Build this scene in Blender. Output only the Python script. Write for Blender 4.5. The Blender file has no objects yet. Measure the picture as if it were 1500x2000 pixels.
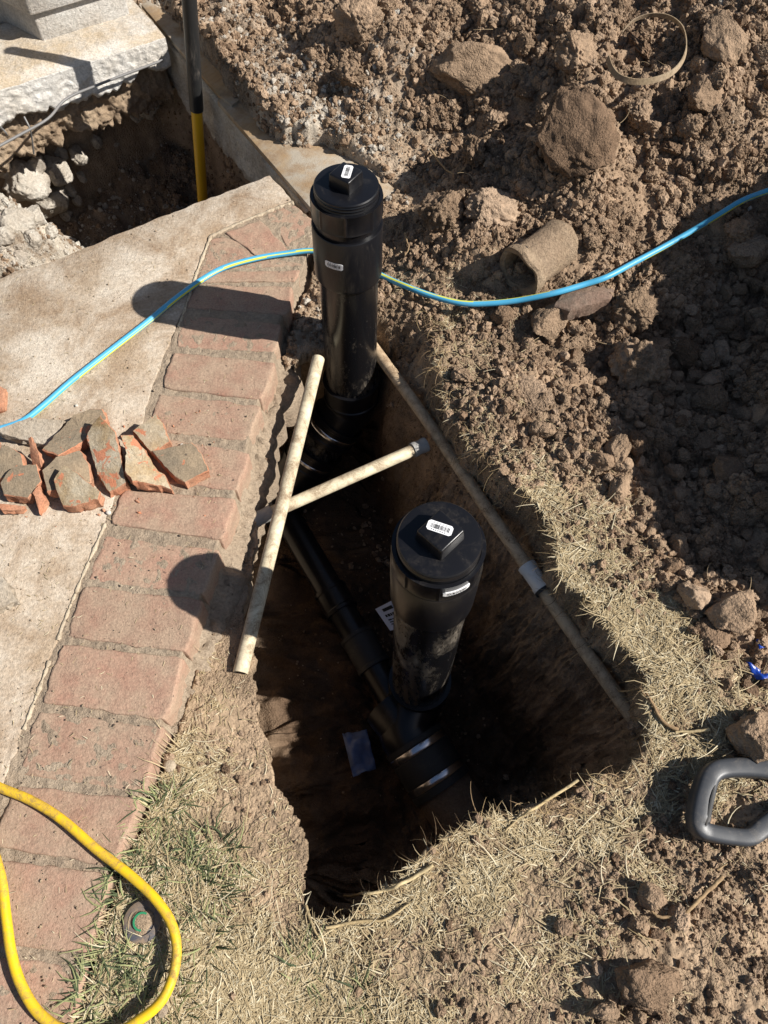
import bpy, bmesh, math, random
import numpy as np
from mathutils import Vector, Matrix, Quaternion, noise as mnoise

random.seed(7); rng = np.random.default_rng(11)
SC = bpy.context.scene; COL = SC.collection

# ------------------------------------------------------------------ camera
F = 1450.0; NADIR = (720.0, 1800.0); CH = 1.1
up = -np.array([(NADIR[0]-750)/F, -(NADIR[1]-1000)/F, -1.0]); up /= np.linalg.norm(up)
xx = np.array([1.0, 0, 0]); xx -= xx.dot(up)*up; xx /= np.linalg.norm(xx)
RW = np.array([xx, np.cross(up, xx), up])            # camera -> world
cam_d = bpy.data.cameras.new('camera'); cam = bpy.data.objects.new('camera', cam_d); COL.objects.link(cam)
M4 = np.eye(4); M4[:3, :3] = RW; M4[2, 3] = CH
cam.matrix_world = Matrix(M4.tolist())
cam_d.sensor_fit = 'HORIZONTAL'; cam_d.sensor_width = 36.0; cam_d.lens = F/1500*36
cam_d.clip_start = 0.02; cam_d.clip_end = 500
SC.camera = cam

# ------------------------------------------------------------------ sun, sky, exposure
SUN_EL = math.radians(40); sd = np.array([0.98, -0.198]); sd /= np.linalg.norm(sd)
SUN = Vector((sd[0]*math.cos(SUN_EL), sd[1]*math.cos(SUN_EL), math.sin(SUN_EL)))
ld = bpy.data.lights.new('sun', 'SUN'); ld.energy = 5.0; ld.angle = math.radians(0.53); ld.color = (1.0, 0.955, 0.89)
lo = bpy.data.objects.new('sun', ld); COL.objects.link(lo); lo.rotation_euler = SUN.to_track_quat('Z', 'Y').to_euler(); lo.location = (3, -1, 4)
W = bpy.data.worlds.new('World'); SC.world = W; W.use_nodes = True
wn = W.node_tree.nodes; wl = W.node_tree.links; wn.clear()
sky = wn.new('ShaderNodeTexSky'); sky.sky_type = 'NISHITA'; sky.sun_disc = False
sky.sun_elevation = SUN_EL; sky.sun_rotation = math.atan2(sd[0], sd[1])
bg = wn.new('ShaderNodeBackground'); bg.inputs['Strength'].default_value = 0.05
wo = wn.new('ShaderNodeOutputWorld'); wl.new(sky.outputs[0], bg.inputs[0]); wl.new(bg.outputs[0], wo.inputs[0])
vs = SC.view_settings; vs.view_transform = 'Standard'; vs.look = 'None'; vs.gamma = 1; vs.use_curve_mapping = False; vs.exposure = 0.66
SC.cycles.max_bounces = 5; SC.cycles.diffuse_bounces = 3; SC.cycles.glossy_bounces = 3

# ------------------------------------------------------------------ pixel <-> world
def ray(px, py):
    d = np.stack([(np.asarray(px, float)-750)/F, -(np.asarray(py, float)-1000)/F, -np.ones_like(np.asarray(px, float))], -1)
    return d @ RW.T
def U(px, py, z=0.0):
    d = ray(px, py); t = (np.asarray(z)-CH)/d[..., 2]
    return np.array([0, 0, CH]) + d*t[..., None]

# ------------------------------------------------------------------ noise
def h2(ix, iy, s):
    a = (ix.astype(np.int64)*374761393 + iy.astype(np.int64)*668265263 + s*974711) & 0xFFFFFFFF
    a = ((a ^ (a >> 13))*1274126177) & 0xFFFFFFFF
    a = ((a ^ (a >> 16))*2246822519) & 0xFFFFFFFF
    return ((a ^ (a >> 15)) & 0xFFFFFF)/float(0x1000000)
def perlin(x, y, s=0):
    ix = np.floor(x); iy = np.floor(y); fx = x-ix; fy = y-iy
    u = fx*fx*fx*(fx*(fx*6-15)+10); v = fy*fy*fy*(fy*(fy*6-15)+10)
    def g(dx, dy):
        a = h2(ix+dx, iy+dy, s)*2*np.pi
        return np.cos(a)*(fx-dx)+np.sin(a)*(fy-dy)
    a = g(0, 0); b = g(1, 0); c = g(0, 1); d = g(1, 1)
    return ((a+(b-a)*u) + ((c+(d-c)*u)-(a+(b-a)*u))*v)*1.5
def fbm(x, y, f, o=4, s=0, gain=.5):
    r = 0; a = 1.0
    for i in range(o):
        r = r + a*perlin(x*f+17.3*i, y*f-9.1*i, s+i); a *= gain; f *= 2.03
    return r
def domes(x, y, cell, s, fill=.95, R=.62):
    """lumps: dome heights of randomly sized blobs, one per cell"""
    X = x/cell; Y = y/cell; ix = np.floor(X); iy = np.floor(Y); best = np.zeros_like(X)
    for dx in (-1, 0, 1):
        for dy in (-1, 0, 1):
            cx = ix+dx; cy = iy+dy
            px = cx+.15+.7*h2(cx, cy, s); py = cy+.15+.7*h2(cx, cy, s+1)
            r = R*(.45+.75*h2(cx, cy, s+2))*(h2(cx, cy, s+3) < fill)
            e = .7+.6*h2(cx, cy, s+4); th = 3.14*h2(cx, cy, s+5)
            ax = (X-px)*np.cos(th)+(Y-py)*np.sin(th); ay = -(X-px)*np.sin(th)+(Y-py)*np.cos(th)
            q = 1-((ax*e)**2+(ay/e)**2)/np.maximum(r*r, 1e-6)
            best = np.maximum(best, np.where(q > 0, r*np.minimum(np.sqrt(np.maximum(q, 0)), .82), 0))
    return best*cell
def ss(a, b, x):
    t = np.clip((x-a)/(b-a), 0, 1); return t*t*(3-2*t)

# ------------------------------------------------------------------ terrain fields
# px, py, z, clod, straw, green, lime
CP = [
 (300,1900,-.012,.1,.9,.6,0),(180,1800,-.012,.1,.8,1,0),(260,1980,-.01,.1,.9,1,0),(420,1700,-.025,.1,1,.35,0),(350,1560,-.04,.1,.95,.3,0),(290,1590,-.035,.1,.95,.8,0),(420,1480,-.05,.15,.4,.05,0),
 (370,1380,-.05,.15,.75,0,0),(440,1300,-.055,.15,.02,0,0),(500,1370,-.065,.1,.0,0,0),(500,1480,-.06,.1,.03,0,0),(555,1570,-.06,.1,.05,0,0),(570,1680,-.055,.1,.1,0,0),(500,1580,-.045,.1,.2,0,0),(530,1540,-.06,.1,0,0,0),(550,1630,-.055,.1,.0,0,0),(480,1430,-.06,.1,.02,0,0),(575,1720,-.045,.1,.05,0,0),(525,1650,-.05,.1,.2,0,0),(520,1700,-.04,.1,.7,0,0),
 (600,1900,-.02,.15,1,.1,0),(450,1850,-.015,.1,1,.35,0),(450,1980,-.01,.1,1,.2,0),(640,1980,-.01,.1,.9,.08,0),(720,1880,-.02,.2,.75,.03,0),(900,1800,-.012,.15,.55,0,0),(820,1960,0,.15,.5,0,0),(1000,1650,-.02,.15,.6,0,0),(930,1660,-.025,.15,.8,0,0),(850,1740,-.025,.2,.8,0,0),
 (1000,1850,0,.15,.25,0,0),(1000,1970,.003,.3,.3,0,0),(1200,1700,-.005,.4,.5,0,0),(1250,1800,0,.45,.3,0,0),(1200,1900,.005,.45,.25,0,0),(1400,1850,.012,.4,.03,0,0),(1450,1720,.005,.45,.1,0,0),(1450,1950,.015,.55,.03,0,0),(1300,1970,.01,.6,.08,0,0),
 (1200,1570,-.025,.4,.4,0,0),(1300,1520,-.02,.4,.4,0,0),(1110,1590,-.03,.2,.25,0,0),(650,1840,-.04,.2,.8,0,0),(780,1750,-.035,.2,.7,0,0),
 (600,640,-.045,.35,0,0,.15),(590,560,-.035,.3,0,0,.1),(640,480,-.02,.4,0,0,0),(500,950,-.07,.3,0,0,.3),(520,820,-.07,.3,0,0,.3),(450,1180,-.07,.2,0,0,.1),
 (860,620,-.015,.5,.6,0,0),(870,760,-.02,.5,.6,0,0),(900,860,-.02,.5,.4,0,0),(990,920,-.005,.6,.3,0,0),(1080,980,0,.25,.9,0,0),(1120,1060,.005,.2,1,0,0),(1150,1150,.005,.2,1,0,0),(1240,1240,.005,.25,.9,0,0),(1330,1330,.01,.3,.9,.05,0),(1370,1400,.01,.3,.8,0,0),(1290,1430,-.005,.3,.8,0,0),
 (960,640,.0,.7,.2,0,0),(960,760,.005,.7,.12,0,0),(1050,800,.01,.8,.04,0,0),(1060,880,.01,.7,.15,0,0),(1160,950,.01,.7,.15,0,0),(1230,1100,.01,.7,.1,0,0),(1200,800,.0,1,0,0,0),(1330,720,-.02,1,0,0,0),(1330,900,-.03,1,0,0,0),(1420,1050,-.02,1,0,0,0),(1300,1050,-.015,.9,0,0,0),(1430,1200,.0,1,0,0,0),(1470,1400,.01,.9,.1,0,0),(1080,650,.0,.9,.03,0,0),(1120,700,-.01,.9,0,0,0),
 (790,560,-.02,.7,.05,0,0),(800,500,.0,.8,.05,0,0),(900,540,.02,.8,.03,0,0),(1050,490,.045,.8,0,0,0),(1200,540,.03,.9,0,0,0),(1300,520,.01,.9,0,0,0),(1420,580,-.01,.9,0,0,0),
 (860,430,.09,1,0,0,0),(960,420,.10,1,0,0,0),(1130,290,.2,.8,0,0,0),(1140,400,.13,.8,0,0,0),(1150,210,.22,.9,0,0,0),(1250,300,.13,.9,0,0,0),(1330,400,.12,.9,0,0,0),(1450,420,.10,.9,0,0,0),(1270,470,.08,.9,0,0,0),(1000,330,.08,.9,0,0,0),
 (1050,150,.16,1,0,0,.05),(940,270,.05,.9,0,0,.05),(900,190,.05,1,0,0,.1),(830,270,.03,.7,0,0,.15),(850,90,.15,1,0,0,.1),(700,90,.13,1,0,0,.25),(600,190,.09,.8,0,0,.85),(560,120,.10,.9,0,0,.35),(500,120,.07,.9,0,0,.2),(520,230,.05,.7,0,0,.6),(640,240,.06,.5,0,0,.9),(700,200,.08,.8,0,0,.5),(700,290,.02,.4,0,0,.25),(780,330,.01,.3,.05,0,.1),(600,300,.015,.4,0,0,.5),(650,340,.01,.3,0,0,.3),(750,400,.01,.6,0,0,0),
 (1250,120,.2,.9,0,0,0),(1270,200,.15,.8,0,0,0),(1400,110,.27,.8,0,0,.05),(1450,250,.2,.9,0,0,.1),(1370,220,.17,.8,0,0,0),(1200,20,.25,1,0,0,0),(1000,20,.22,1,0,0,.05),(800,20,.2,1,0,0,.1),(450,50,.06,.9,0,0,.3),(1450,20,.3,.9,0,0,.05),
 (200,700,-.1,.1,0,0,0),(60,1200,-.1,.1,0,0,0),(60,1700,-.1,.1,0,0,0),(330,480,-.1,.1,0,0,0),(200,50,-.05,.1,0,0,.4),(-100,200,-.05,.1,0,0,.4)]
cpw = []
for c in CP:
    w = U(c[0], c[1], c[2]); cpw.append((w[0], w[1])+c[2:])
cpw += [(.70,.62,.0,1,0,0,0),(.74,.80,-.01,1,0,0,0),(.78,.95,-.01,1,0,0,0),(.84,.58,.30,.9,0,0,0),(.86,.72,.38,.9,0,0,0),(.89,.86,.40,.9,0,0,0),(.93,.98,.38,.9,0,0,0),(1.0,.62,.40,.9,0,0,0),(1.0,.80,.45,.9,0,0,0),(1.1,1.0,.42,.9,0,0,0),(1.2,1.25,.36,.9,0,0,0),(.93,.46,.2,.9,0,0,0),(.93,.36,.04,.8,0,0,0),(.9,.2,.01,.5,.1,0,0),(.7,0,.01,.5,.1,0,0),(.5,-.2,.01,.4,.2,0,0),(0,-.25,0,.1,.8,.1,0),(-.4,-.25,-.01,.1,.9,.6,0),(1.4,1.0,.42,.9,0,0,0),(1.4,.7,.36,.9,0,0,0),  # includes an out-of-view steep heap, added at right to shade the clods
        (1.3,2.0,.34,.9,0,0,0),(1.0,2.5,.3,.9,0,0,0),(.2,2.5,.28,1,0,0,.1),(-.4,2.5,.1,.9,0,0,.2),(-1,2.5,0,.3,0,0,.2),(1.4,.2,.02,.5,.2,0,0),(1.4,1.5,.4,.9,0,0,0)]
cpw = np.array(cpw)
def poly_world(pts, z):
    return np.array([U(p[0], p[1], p[2] if len(p) > 2 else z)[:2] for p in pts])
def catmull(P, n, closed=False):
    P = np.asarray(P, float); N = len(P); out = []
    for i in range(N if closed else N-1):
        if closed: p0, p1, p2, p3 = P[i-1], P[i], P[(i+1) % N], P[(i+2) % N]
        else: p0, p1, p2, p3 = P[max(i-1, 0)], P[i], P[i+1], P[min(i+2, N-1)]
        t = np.linspace(0, 1, n, endpoint=False)[:, None]
        out.append(.5*((2*p1)+(-p0+p2)*t+(2*p0-5*p1+4*p2-p3)*t*t+(-p0+3*p1-3*p2+p3)*t**3))
    if not closed: out.append(P[-1:])
    return np.concatenate(out)
L_, R_ = -.062, -.01
RIM1 = poly_world([(655,662,-.04),(618,690,-.05),(575,715,L_),(552,745,L_),(532,800,L_),(524,860,L_),(528,905,L_),(506,950,L_),(503,1020,L_),(497,1080,L_),(486,1140,L_),(482,1200,L_),(486,1270,L_),(497,1310,L_),(503,1360,L_),(512,1420,L_),(528,1470,L_),(533,1510,L_),(553,1562,L_),(588,1622,-.055),(606,1668,-.05),(594,1712,-.045),(582,1745,-.04),(598,1782,-.04),(645,1800,-.04),(705,1776,-.035),(755,1740,-.03),(800,1690,-.03),(850,1645,-.03),(900,1615,-.03),(960,1590,-.03),(1080,1562,-.03),(1150,1535,-.03),(1225,1490,-.03),(1268,1435,-.02),(1258,1370,-.01),(1240,1300,-.01),(1190,1240,-.01),(1135,1180,-.01),(1085,1100,-.01),(1068,1040,-.01),(1045,990,-.01),(990,948,-.01),(945,905,-.02),(895,848,-.02),(868,790,-.02),(850,720,-.02),(850,650,-.02),(815,615,-.03),(770,610,-.035),(735,622,-.04),(695,640,-.04)], 0)
RIM2 = poly_world([(20,562,0),(300,450,0),(528,360,0),(572,394,0),(612,398,-.01),(478,226,-.01),(344,58,-.01)], -.05)
_fa = U(-120, 211, .03)[:2]; _fb = U(322, 70, .03)[:2]; _fn = np.array([-(_fb-_fa)[1], (_fb-_fa)[0]])/np.linalg.norm(_fb-_fa)
RIM2 = np.concatenate([RIM2, [_fb+_fn*.20, _fa+_fn*.20, _fa-(_fb-_fa)*.35+_fn*.1], poly_world([(-260,600)], 0)])
SLAB = poly_world([(-420,770),(-60,570),(70,521),(300,428),(527,340),(620,437),(592,535),(578,552),(545,650),(538,706),(507,790),(485,882),(458,974),(426,1071),(394,1170),(358,1285),(316,1420),(268,1565),(215,1708),(165,1890),(110,2080),(60,2300),(-1350,2300),(-1350,1150)], 0)
def sdf(P, X, Y):
    d = np.full(X.shape, 1e9); ins = np.zeros(X.shape, bool)
    A = P; B = np.roll(P, -1, 0)
    for a, b in zip(A, B):
        e = b-a; L = (e*e).sum()+1e-12
        t = np.clip(((X-a[0])*e[0]+(Y-a[1])*e[1])/L, 0, 1)
        d = np.minimum(d, (X-a[0]-t*e[0])**2+(Y-a[1]-t*e[1])**2)
        c = (a[1] > Y) != (b[1] > Y)
        ins ^= c & (X < (b[0]-a[0])*(Y-a[1])/(b[1]-a[1]+1e-15)+a[0])
    return np.sqrt(d)*np.where(ins, 1, -1)
TX0, TX1, TY0, TY1, TS = -1.6, 1.6, -.6, 2.9, .006
gx = np.arange(TX0, TX1, TS); gy = np.arange(TY0, TY1, TS); GX, GY = np.meshgrid(gx, gy)
num = np.zeros((5,)+GX.shape); den = np.full(GX.shape, 1e-12)
for c in cpw:
    d2 = (GX-c[0])**2+(GY-c[1])**2; s2 = (.045+.02*max(c[1], 0))**2
    w = np.exp(-d2/(2*s2)) + 2e-4/(1+(d2/s2)**2)
    den += w
    for k in range(5): num[k] += w*c[2+k]
FLD = num/den
BRD = [poly_world([(272,0),(287,-6),(329,52),(375,112),(438,184),(456,212),(552,286),(640,290),(775,372),(690,425),(608,425)], 0)]
S4 = np.max([sdf(b, GX, GY) for b in BRD], axis=0)
S1 = sdf(catmull(RIM1, 4, True), GX, GY); S2 = sdf(RIM2, GX, GY); S3 = sdf(SLAB, GX, GY)
G1y, G1x = np.gradient(S1, TS)
TAB = np.concatenate([FLD, S1[None], S2[None], S3[None], G1x[None], G1y[None], S4[None]])
def look(x, y):
    u = np.clip((x-TX0)/TS, 0, len(gx)-1.001); v = np.clip((y-TY0)/TS, 0, len(gy)-1.001)
    i = u.astype(int); j = v.astype(int); fu = u-i; fv = v-j
    return (TAB[:, j, i]*(1-fu)+TAB[:, j, i+1]*fu)*(1-fv)+(TAB[:, j+1, i]*(1-fu)+TAB[:, j+1, i+1]*fu)*fv

def terrain(x, y):
    """ground height, horizontal shift of undercut walls, and the fields"""
    f = look(x, y); z, clod, straw, green, lime, s1, s2, s3, g1x, g1y, s4 = f
    wx = x+.012*perlin(x*22, y*22, 3)+.004*perlin(x*70, y*70, 5); wy = y+.012*perlin(x*22, y*22, 4)+.004*perlin(x*70, y*70, 6)
    big = domes(wx, wy, .085, 21, .5)*.45 + domes(wx, wy, .045, 31, .5)*.5
    mid = domes(wx, wy, .021, 41, .7)*.6 + domes(wx, wy, .011, 51, .8)*.7 + .0025*fbm(x, y, 55, 3, 55)
    k = np.clip(clod, 0, 1)
    z = z + fbm(x, y, 5, 3, 60)*.012*(.3+k) + big*k*k*1.1 + mid*(.25+.75*k)*np.clip(k*1.6, .12, 1) + fbm(x, y, 90, 2, 70)*.0016
    z = z - .006*(1-np.clip(s3/-.03, 0, 1))*(s3 < 0)*0
    wb = ss(-.012, .008, s4+.010*fbm(x, y, 28, 3, 77)); z = z*(1-wb)+np.minimum(z, -.022+.004*mid/.01)*wb
    # rim roughness
    s = s1 + .011*fbm(x, y, 17, 4, 80)*(1-.5*ss(.2, .0, clod)) + .003*perlin(x*120, y*120, 81)
    left = ss(.02, .3, g1x)*ss(1.04, .97, y)              # left side of the big trench
    top = ss(.85, .98, y)*ss(-.01, .05, x)
    run = .035 + .075*(1-left)*(1-.97*ss(.34, .2, y)) + .13*top
    t = np.clip(s/run, 0, 1)
    deep = .47 + .03*perlin(x*6, y*6, 90) + .02*fbm(x, y, 25, 3, 91)
    wallz = t**(.85+.5*top)*deep
    ins = s > 0
    z = np.where(ins, z*(1-t) + (-.03)*t - wallz + mid*.4*t*np.where(t >= 1, 1, .4) + .012*fbm(x, y, 30, 2, 92)*ss(.1, .5, t)*(1-ss(.9, 1, t)), z)
    und = left*(.10+.10*ss(.2,.7,y))*ss(0, .35, t)*(1-ss(.0, .16, s-run))*ins + (.012+.05*ss(.25, .12, y)*(1-left))*ins*(1-top)*ss(.02, .25, t)*(1-ss(.0, .14, s-run))
    ox = -g1x*und; oy = -g1y*und
    wl = ins*ss(.05, .25, t)*(1-ss(.95, 1.05, s/run)); wn2 = (.008*fbm((x*g1y-y*g1x)*24, z*7, 1, 4, 140)+.006*fbm((x*g1y-y*g1x)*80, z*60, 1, 3, 145))*wl; ox = ox+g1x*wn2; oy = oy+g1y*wn2
    # the hole in front of the house
    sb = s2 + .01*fbm(x, y, 12, 3, 95)
    t2 = np.clip(sb/.022, 0, 1)
    lit = U(10, 420, -.15); pile = .34*np.exp(-(((x-lit[0]+.05)/.16)**2+((y-lit[1])/.20)**2)**1.5)
    far = U(300, 190, -.2); pile2 = .12*np.exp(-(((x-far[0])/.3)**2+((y-far[1])/.14)**2))
    z2 = -.06-t2*(.44-pile-pile2) + (big*.9+mid*.9+.03*fbm(x, y, 9, 3, 97))*t2
    z = np.where(sb > 0, z2, z)
    lime = np.where(sb > 0, np.clip(.12+1.1*np.exp(-(((x-lit[0])/.24)**2+((y-lit[1])/.25)**2))+.2*pile2*5, 0, 1), lime)
    straw = np.where((s > 0) | (sb > 0), 0, straw)
    # below slab and bricks
    zs = np.minimum(z, -.10); w3 = ss(-.012, .0, s3)
    z = np.where((s3 > -.012) & (s < 0) & (sb < 0), z*(1-w3)+zs*w3, z)
    straw = np.where(s3 > -.002, 0, straw)
    return z, ox, oy, straw, np.clip(green, 0, 1), np.clip(lime, 0, 1), k, s, sb, s3
_gz = {}
def ground_table():
    xs = np.arange(-1.35, 1.35, .0045); ys = np.arange(-.4, 2.6, .0045); X, Y = np.meshgrid(xs, ys)
    r = terrain(X, Y); return xs, ys, np.stack([r[0], r[3], r[5], r[6], r[7], r[8], r[9], r[1], r[2]])
GXs, GYs, GT = ground_table()
def gl(x, y):
    u = np.clip((np.asarray(x, float)-GXs[0])/.0045, 0, len(GXs)-1.001); v = np.clip((np.asarray(y, float)-GYs[0])/.0045, 0, len(GYs)-1.001)
    i = u.astype(int); j = v.astype(int); fu = u-i; fv = v-j
    return (GT[:, j, i]*(1-fu)+GT[:, j, i+1]*fu)*(1-fv)+(GT[:, j+1, i]*(1-fu)+GT[:, j+1, i+1]*fu)*fv
def gz(x, y): return gl(x, y)[0]
def G(px, py, dz=0.0, n=14):
    """where the ray through a point of the photograph meets the ground"""
    zs = np.linspace(.5, -.75, 900); q = U(np.full(900, float(px)), np.full(900, float(py)), zs)
    hit = np.nonzero(gz(q[:, 0], q[:, 1]) >= zs)[0]; p = q[hit[0] if len(hit) else -1].copy()
    p[2] = float(gz(p[0], p[1]))+dz if abs(float(gz(p[0], p[1]))-p[2]) < .03 else p[2]+dz
    return p

# ------------------------------------------------------------------ object helpers
def tag(o, label=None, cat=None, group=None, kind=None):
    if label: o['label'] = label
    if cat: o['category'] = cat
    if group: o['group'] = group
    if kind: o['kind'] = kind
    return o
def empty(name, loc=(0, 0, 0)):
    o = bpy.data.objects.new(name, None); o.location = Vector([float(v) for v in loc]); o.empty_display_size = .02; COL.objects.link(o); return o
def link(name, me, parent=None, smooth=True, mats=()):
    for m in mats: me.materials.append(m)
    if smooth: me.polygons.foreach_set('use_smooth', np.ones(len(me.polygons), bool))
    o = bpy.data.objects.new(name, me); COL.objects.link(o)
    if parent is not None:
        o.parent = parent; o.matrix_parent_inverse = Matrix.Translation(-parent.location)
    return o
def mesh(name, V, Fs, mats=(), parent=None, smooth=True, mi=None):
    me = bpy.data.meshes.new(name); me.from_pydata([tuple(map(float, v)) for v in V], [], [tuple(map(int, f)) for f in Fs])
    o = link(name, me, parent, smooth, mats)
    if mi is not None: me.polygons.foreach_set('material_index', np.asarray(mi, np.int32))
    me.update(); return o
def np_mesh(name, V, T, mats=(), smooth=False, attrs=None, parent=None):
    """fast mesh from arrays: V n x 3, T m x k faces all of k corners"""
    me = bpy.data.meshes.new(name); k = T.shape[1]
    me.vertices.add(len(V)); me.vertices.foreach_set('co', V.astype(np.float32).ravel())
    me.loops.add(T.size); me.loops.foreach_set('vertex_index', T.astype(np.int32).ravel())
    me.polygons.add(len(T)); me.polygons.foreach_set('loop_start', np.arange(0, T.size, k, dtype=np.int32))
    for a, v in (attrs or {}).items():
        if v.ndim == 2:
            at = me.color_attributes.new(a, 'FLOAT_COLOR', 'POINT'); at.data.foreach_set('color', np.concatenate([v, np.ones((len(v), 1))], 1).astype(np.float32).ravel())
        else:
            at = me.attributes.new(a, 'FLOAT', 'POINT'); at.data.foreach_set('value', v.astype(np.float32))
    me.update(calc_edges=True); me.validate()
    return link(name, me, parent, smooth, mats)
def bm_obj(name, bm, mats, parent=None, smooth=True):
    bmesh.ops.recalc_face_normals(bm, faces=bm.faces)
    me = bpy.data.meshes.new(name); bm.to_mesh(me); bm.free(); return link(name, me, parent, smooth, mats)
def auto(o, deg=35):
    me = o.data; me.update(); bm = bmesh.new(); bm.from_mesh(me)
    for e in bm.edges:
        if len(e.link_faces) == 2 and e.calc_face_angle(0) > math.radians(deg): e.smooth = False
    bm.to_mesh(me); bm.free(); return o
def frame(axis):
    a = Vector([float(v) for v in axis]).normalized(); x_ = Vector((1, 0, 0)) if abs(a.x) < .8 else Vector((0, 0, 1))
    x_ = (x_-a*x_.dot(a)).normalized(); return Matrix((x_, a.cross(x_), a)).transposed()
def lathe(name, prof, base, axis, mat, parent=None, n=56, rot=0.0, rad=None):
    """surface of revolution; prof [(r, height)], optional rad(angle, r, h) -> r"""
    m = frame(axis); V = []; Fs = []; k = len(prof)
    for r, h in prof:
        for i in range(n):
            a = 2*math.pi*i/n+rot; q = rad(a, r, h) if rad else r
            v = m @ Vector((q*math.cos(a), q*math.sin(a), h)); V.append((base[0]+v.x, base[1]+v.y, base[2]+v.z))
    for j in range(k-1):
        for i in range(n):
            b = (i+1) % n; Fs.append((j*n+i, j*n+b, (j+1)*n+b, (j+1)*n+i))
    return auto(mesh(name, V, Fs, [mat], parent))
def tube(name, pts, r, mats, parent=None, n=14, caps=True, stripe=None, smooth=True):
    pts = [Vector([float(c) for c in p]) for p in pts]; N = len(pts)
    rr = r if hasattr(r, '__len__') else [r]*N
    t0 = (pts[1]-pts[0]).normalized(); nrm = t0.orthogonal().normalized(); V = []; Fs = []; mi = []
    prev = t0
    for i, p in enumerate(pts):
        t = (pts[min(i+1, N-1)]-pts[max(i-1, 0)]).normalized()
        nrm = prev.rotation_difference(t) @ nrm; nrm = (nrm-t*nrm.dot(t)).normalized(); prev = t; b = t.cross(nrm)
        for j in range(n):
            a = 2*math.pi*j/n; V.append(p+nrm*(rr[i]*math.cos(a))+b*(rr[i]*math.sin(a)))
    for i in range(N-1):
        for j in range(n):
            c = (j+1) % n; Fs.append((i*n+j, i*n+c, (i+1)*n+c, (i+1)*n+j)); mi.append(stripe(i, j) if stripe else 0)
    if caps:
        Fs.append(tuple(range(n-1, -1, -1))); Fs.append(tuple((N-1)*n+j for j in range(n))); mi += [0, 0]
    o = mesh(name, V, Fs, mats, parent, smooth, mi); return auto(o, 50)
def pipe(name, a, b, r, wall, mat, parent=None, n=32, steps=2, wob=0.0):
    """hollow straight pipe from a to b with wall thickness"""
    a = np.asarray(a, float); b = np.asarray(b, float); d = b-a; L = float(np.linalg.norm(d))
    prof = [(r-wall, L*.02), (r-wall, 0), (r-.0006, 0), (r, .0008)]+[(r, L*i/steps) for i in range(1, steps)]+[(r, L-.0008), (r-.0006, L), (r-wall, L), (r-wall, L*.98)]
    return lathe(name, prof, a, d, mat, parent, n)

# ------------------------------------------------------------------ materials
def mat(name, col=(.5, .5, .5), rough=.8, spec=.3, metal=0.0):
    m = bpy.data.materials.new(name); m.use_nodes = True; nt = m.node_tree; b = nt.nodes['Principled BSDF']
    b.inputs['Base Color'].default_value = (*col, 1); b.inputs['Roughness'].default_value = rough
    b.inputs['Specular IOR Level'].default_value = spec; b.inputs['Metallic'].default_value = metal
    return m, nt, b
def N(nt, t, **kw):
    n = nt.nodes.new(t)
    for k, v in kw.items():
        if k in n.inputs: n.inputs[k].default_value = v
        else: setattr(n, k, v)
    return n
def nz(nt, scale, detail=4, rough=.55, vec=None, dist=0.0):
    n = N(nt, 'ShaderNodeTexNoise', Scale=scale, Detail=detail, Roughness=rough, Distortion=dist)
    if vec is None:
        tc = nt.nodes.get('GP') or N(nt, 'ShaderNodeNewGeometry', name='GP'); tc.name = 'GP'; vec = tc.outputs['Position']
    nt.links.new(vec, n.inputs['Vector']); return n.outputs['Fac']
def vor(nt, scale, vec=None, feat='F1'):
    n = N(nt, 'ShaderNodeTexVoronoi', feature=feat, Scale=scale)
    if vec is None:
        tc = nt.nodes.get('GP') or N(nt, 'ShaderNodeNewGeometry', name='GP'); tc.name = 'GP'; vec = tc.outputs['Position']
    nt.links.new(vec, n.inputs['Vector']); return n.outputs['Distance']
def inv(nt, fac):
    m = N(nt, 'ShaderNodeMath', operation='SUBTRACT'); m.inputs[0].default_value = 1; nt.links.new(fac, m.inputs[1]); return m.outputs[0]
def ramp(nt, fac, stops):
    r = N(nt, 'ShaderNodeValToRGB'); e = r.color_ramp.elements
    while len(e) < len(stops): e.new(.5)
    for i, (p, c) in enumerate(stops):
        e[i].position = p; e[i].color = (*(c if hasattr(c, '__len__') else (c,)*3), 1)
    nt.links.new(fac, r.inputs[0]); return r.outputs[0]
def mix(nt, a, b, f, mode='MIX'):
    m = N(nt, 'ShaderNodeMix', data_type='RGBA', blend_type=mode)
    for s, v in ((m.inputs[0], f), (m.inputs[6], a), (m.inputs[7], b)):
        if hasattr(v, 'is_output'): nt.links.new(v, s)
        elif hasattr(v, '__len__'): s.default_value = (*v, 1)
        else: s.default_value = v
    return m.outputs[2]
def bump(nt, b, hts, dist=.002, strength=1.0, mask=None):
    h = hts[0][0]; prev = None
    for fac, d in hts:
        bp = N(nt, 'ShaderNodeBump', Strength=strength, Distance=d); nt.links.new(fac, bp.inputs['Height'])
        if mask is not None: nt.links.new(mask, bp.inputs['Strength'])
        if prev is not None: nt.links.new(prev, bp.inputs['Normal'])
        prev = bp.outputs[0]
    nt.links.new(prev, b.inputs['Normal'])
def setc(nt, b, c): nt.links.new(c, b.inputs['Base Color'])

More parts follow.
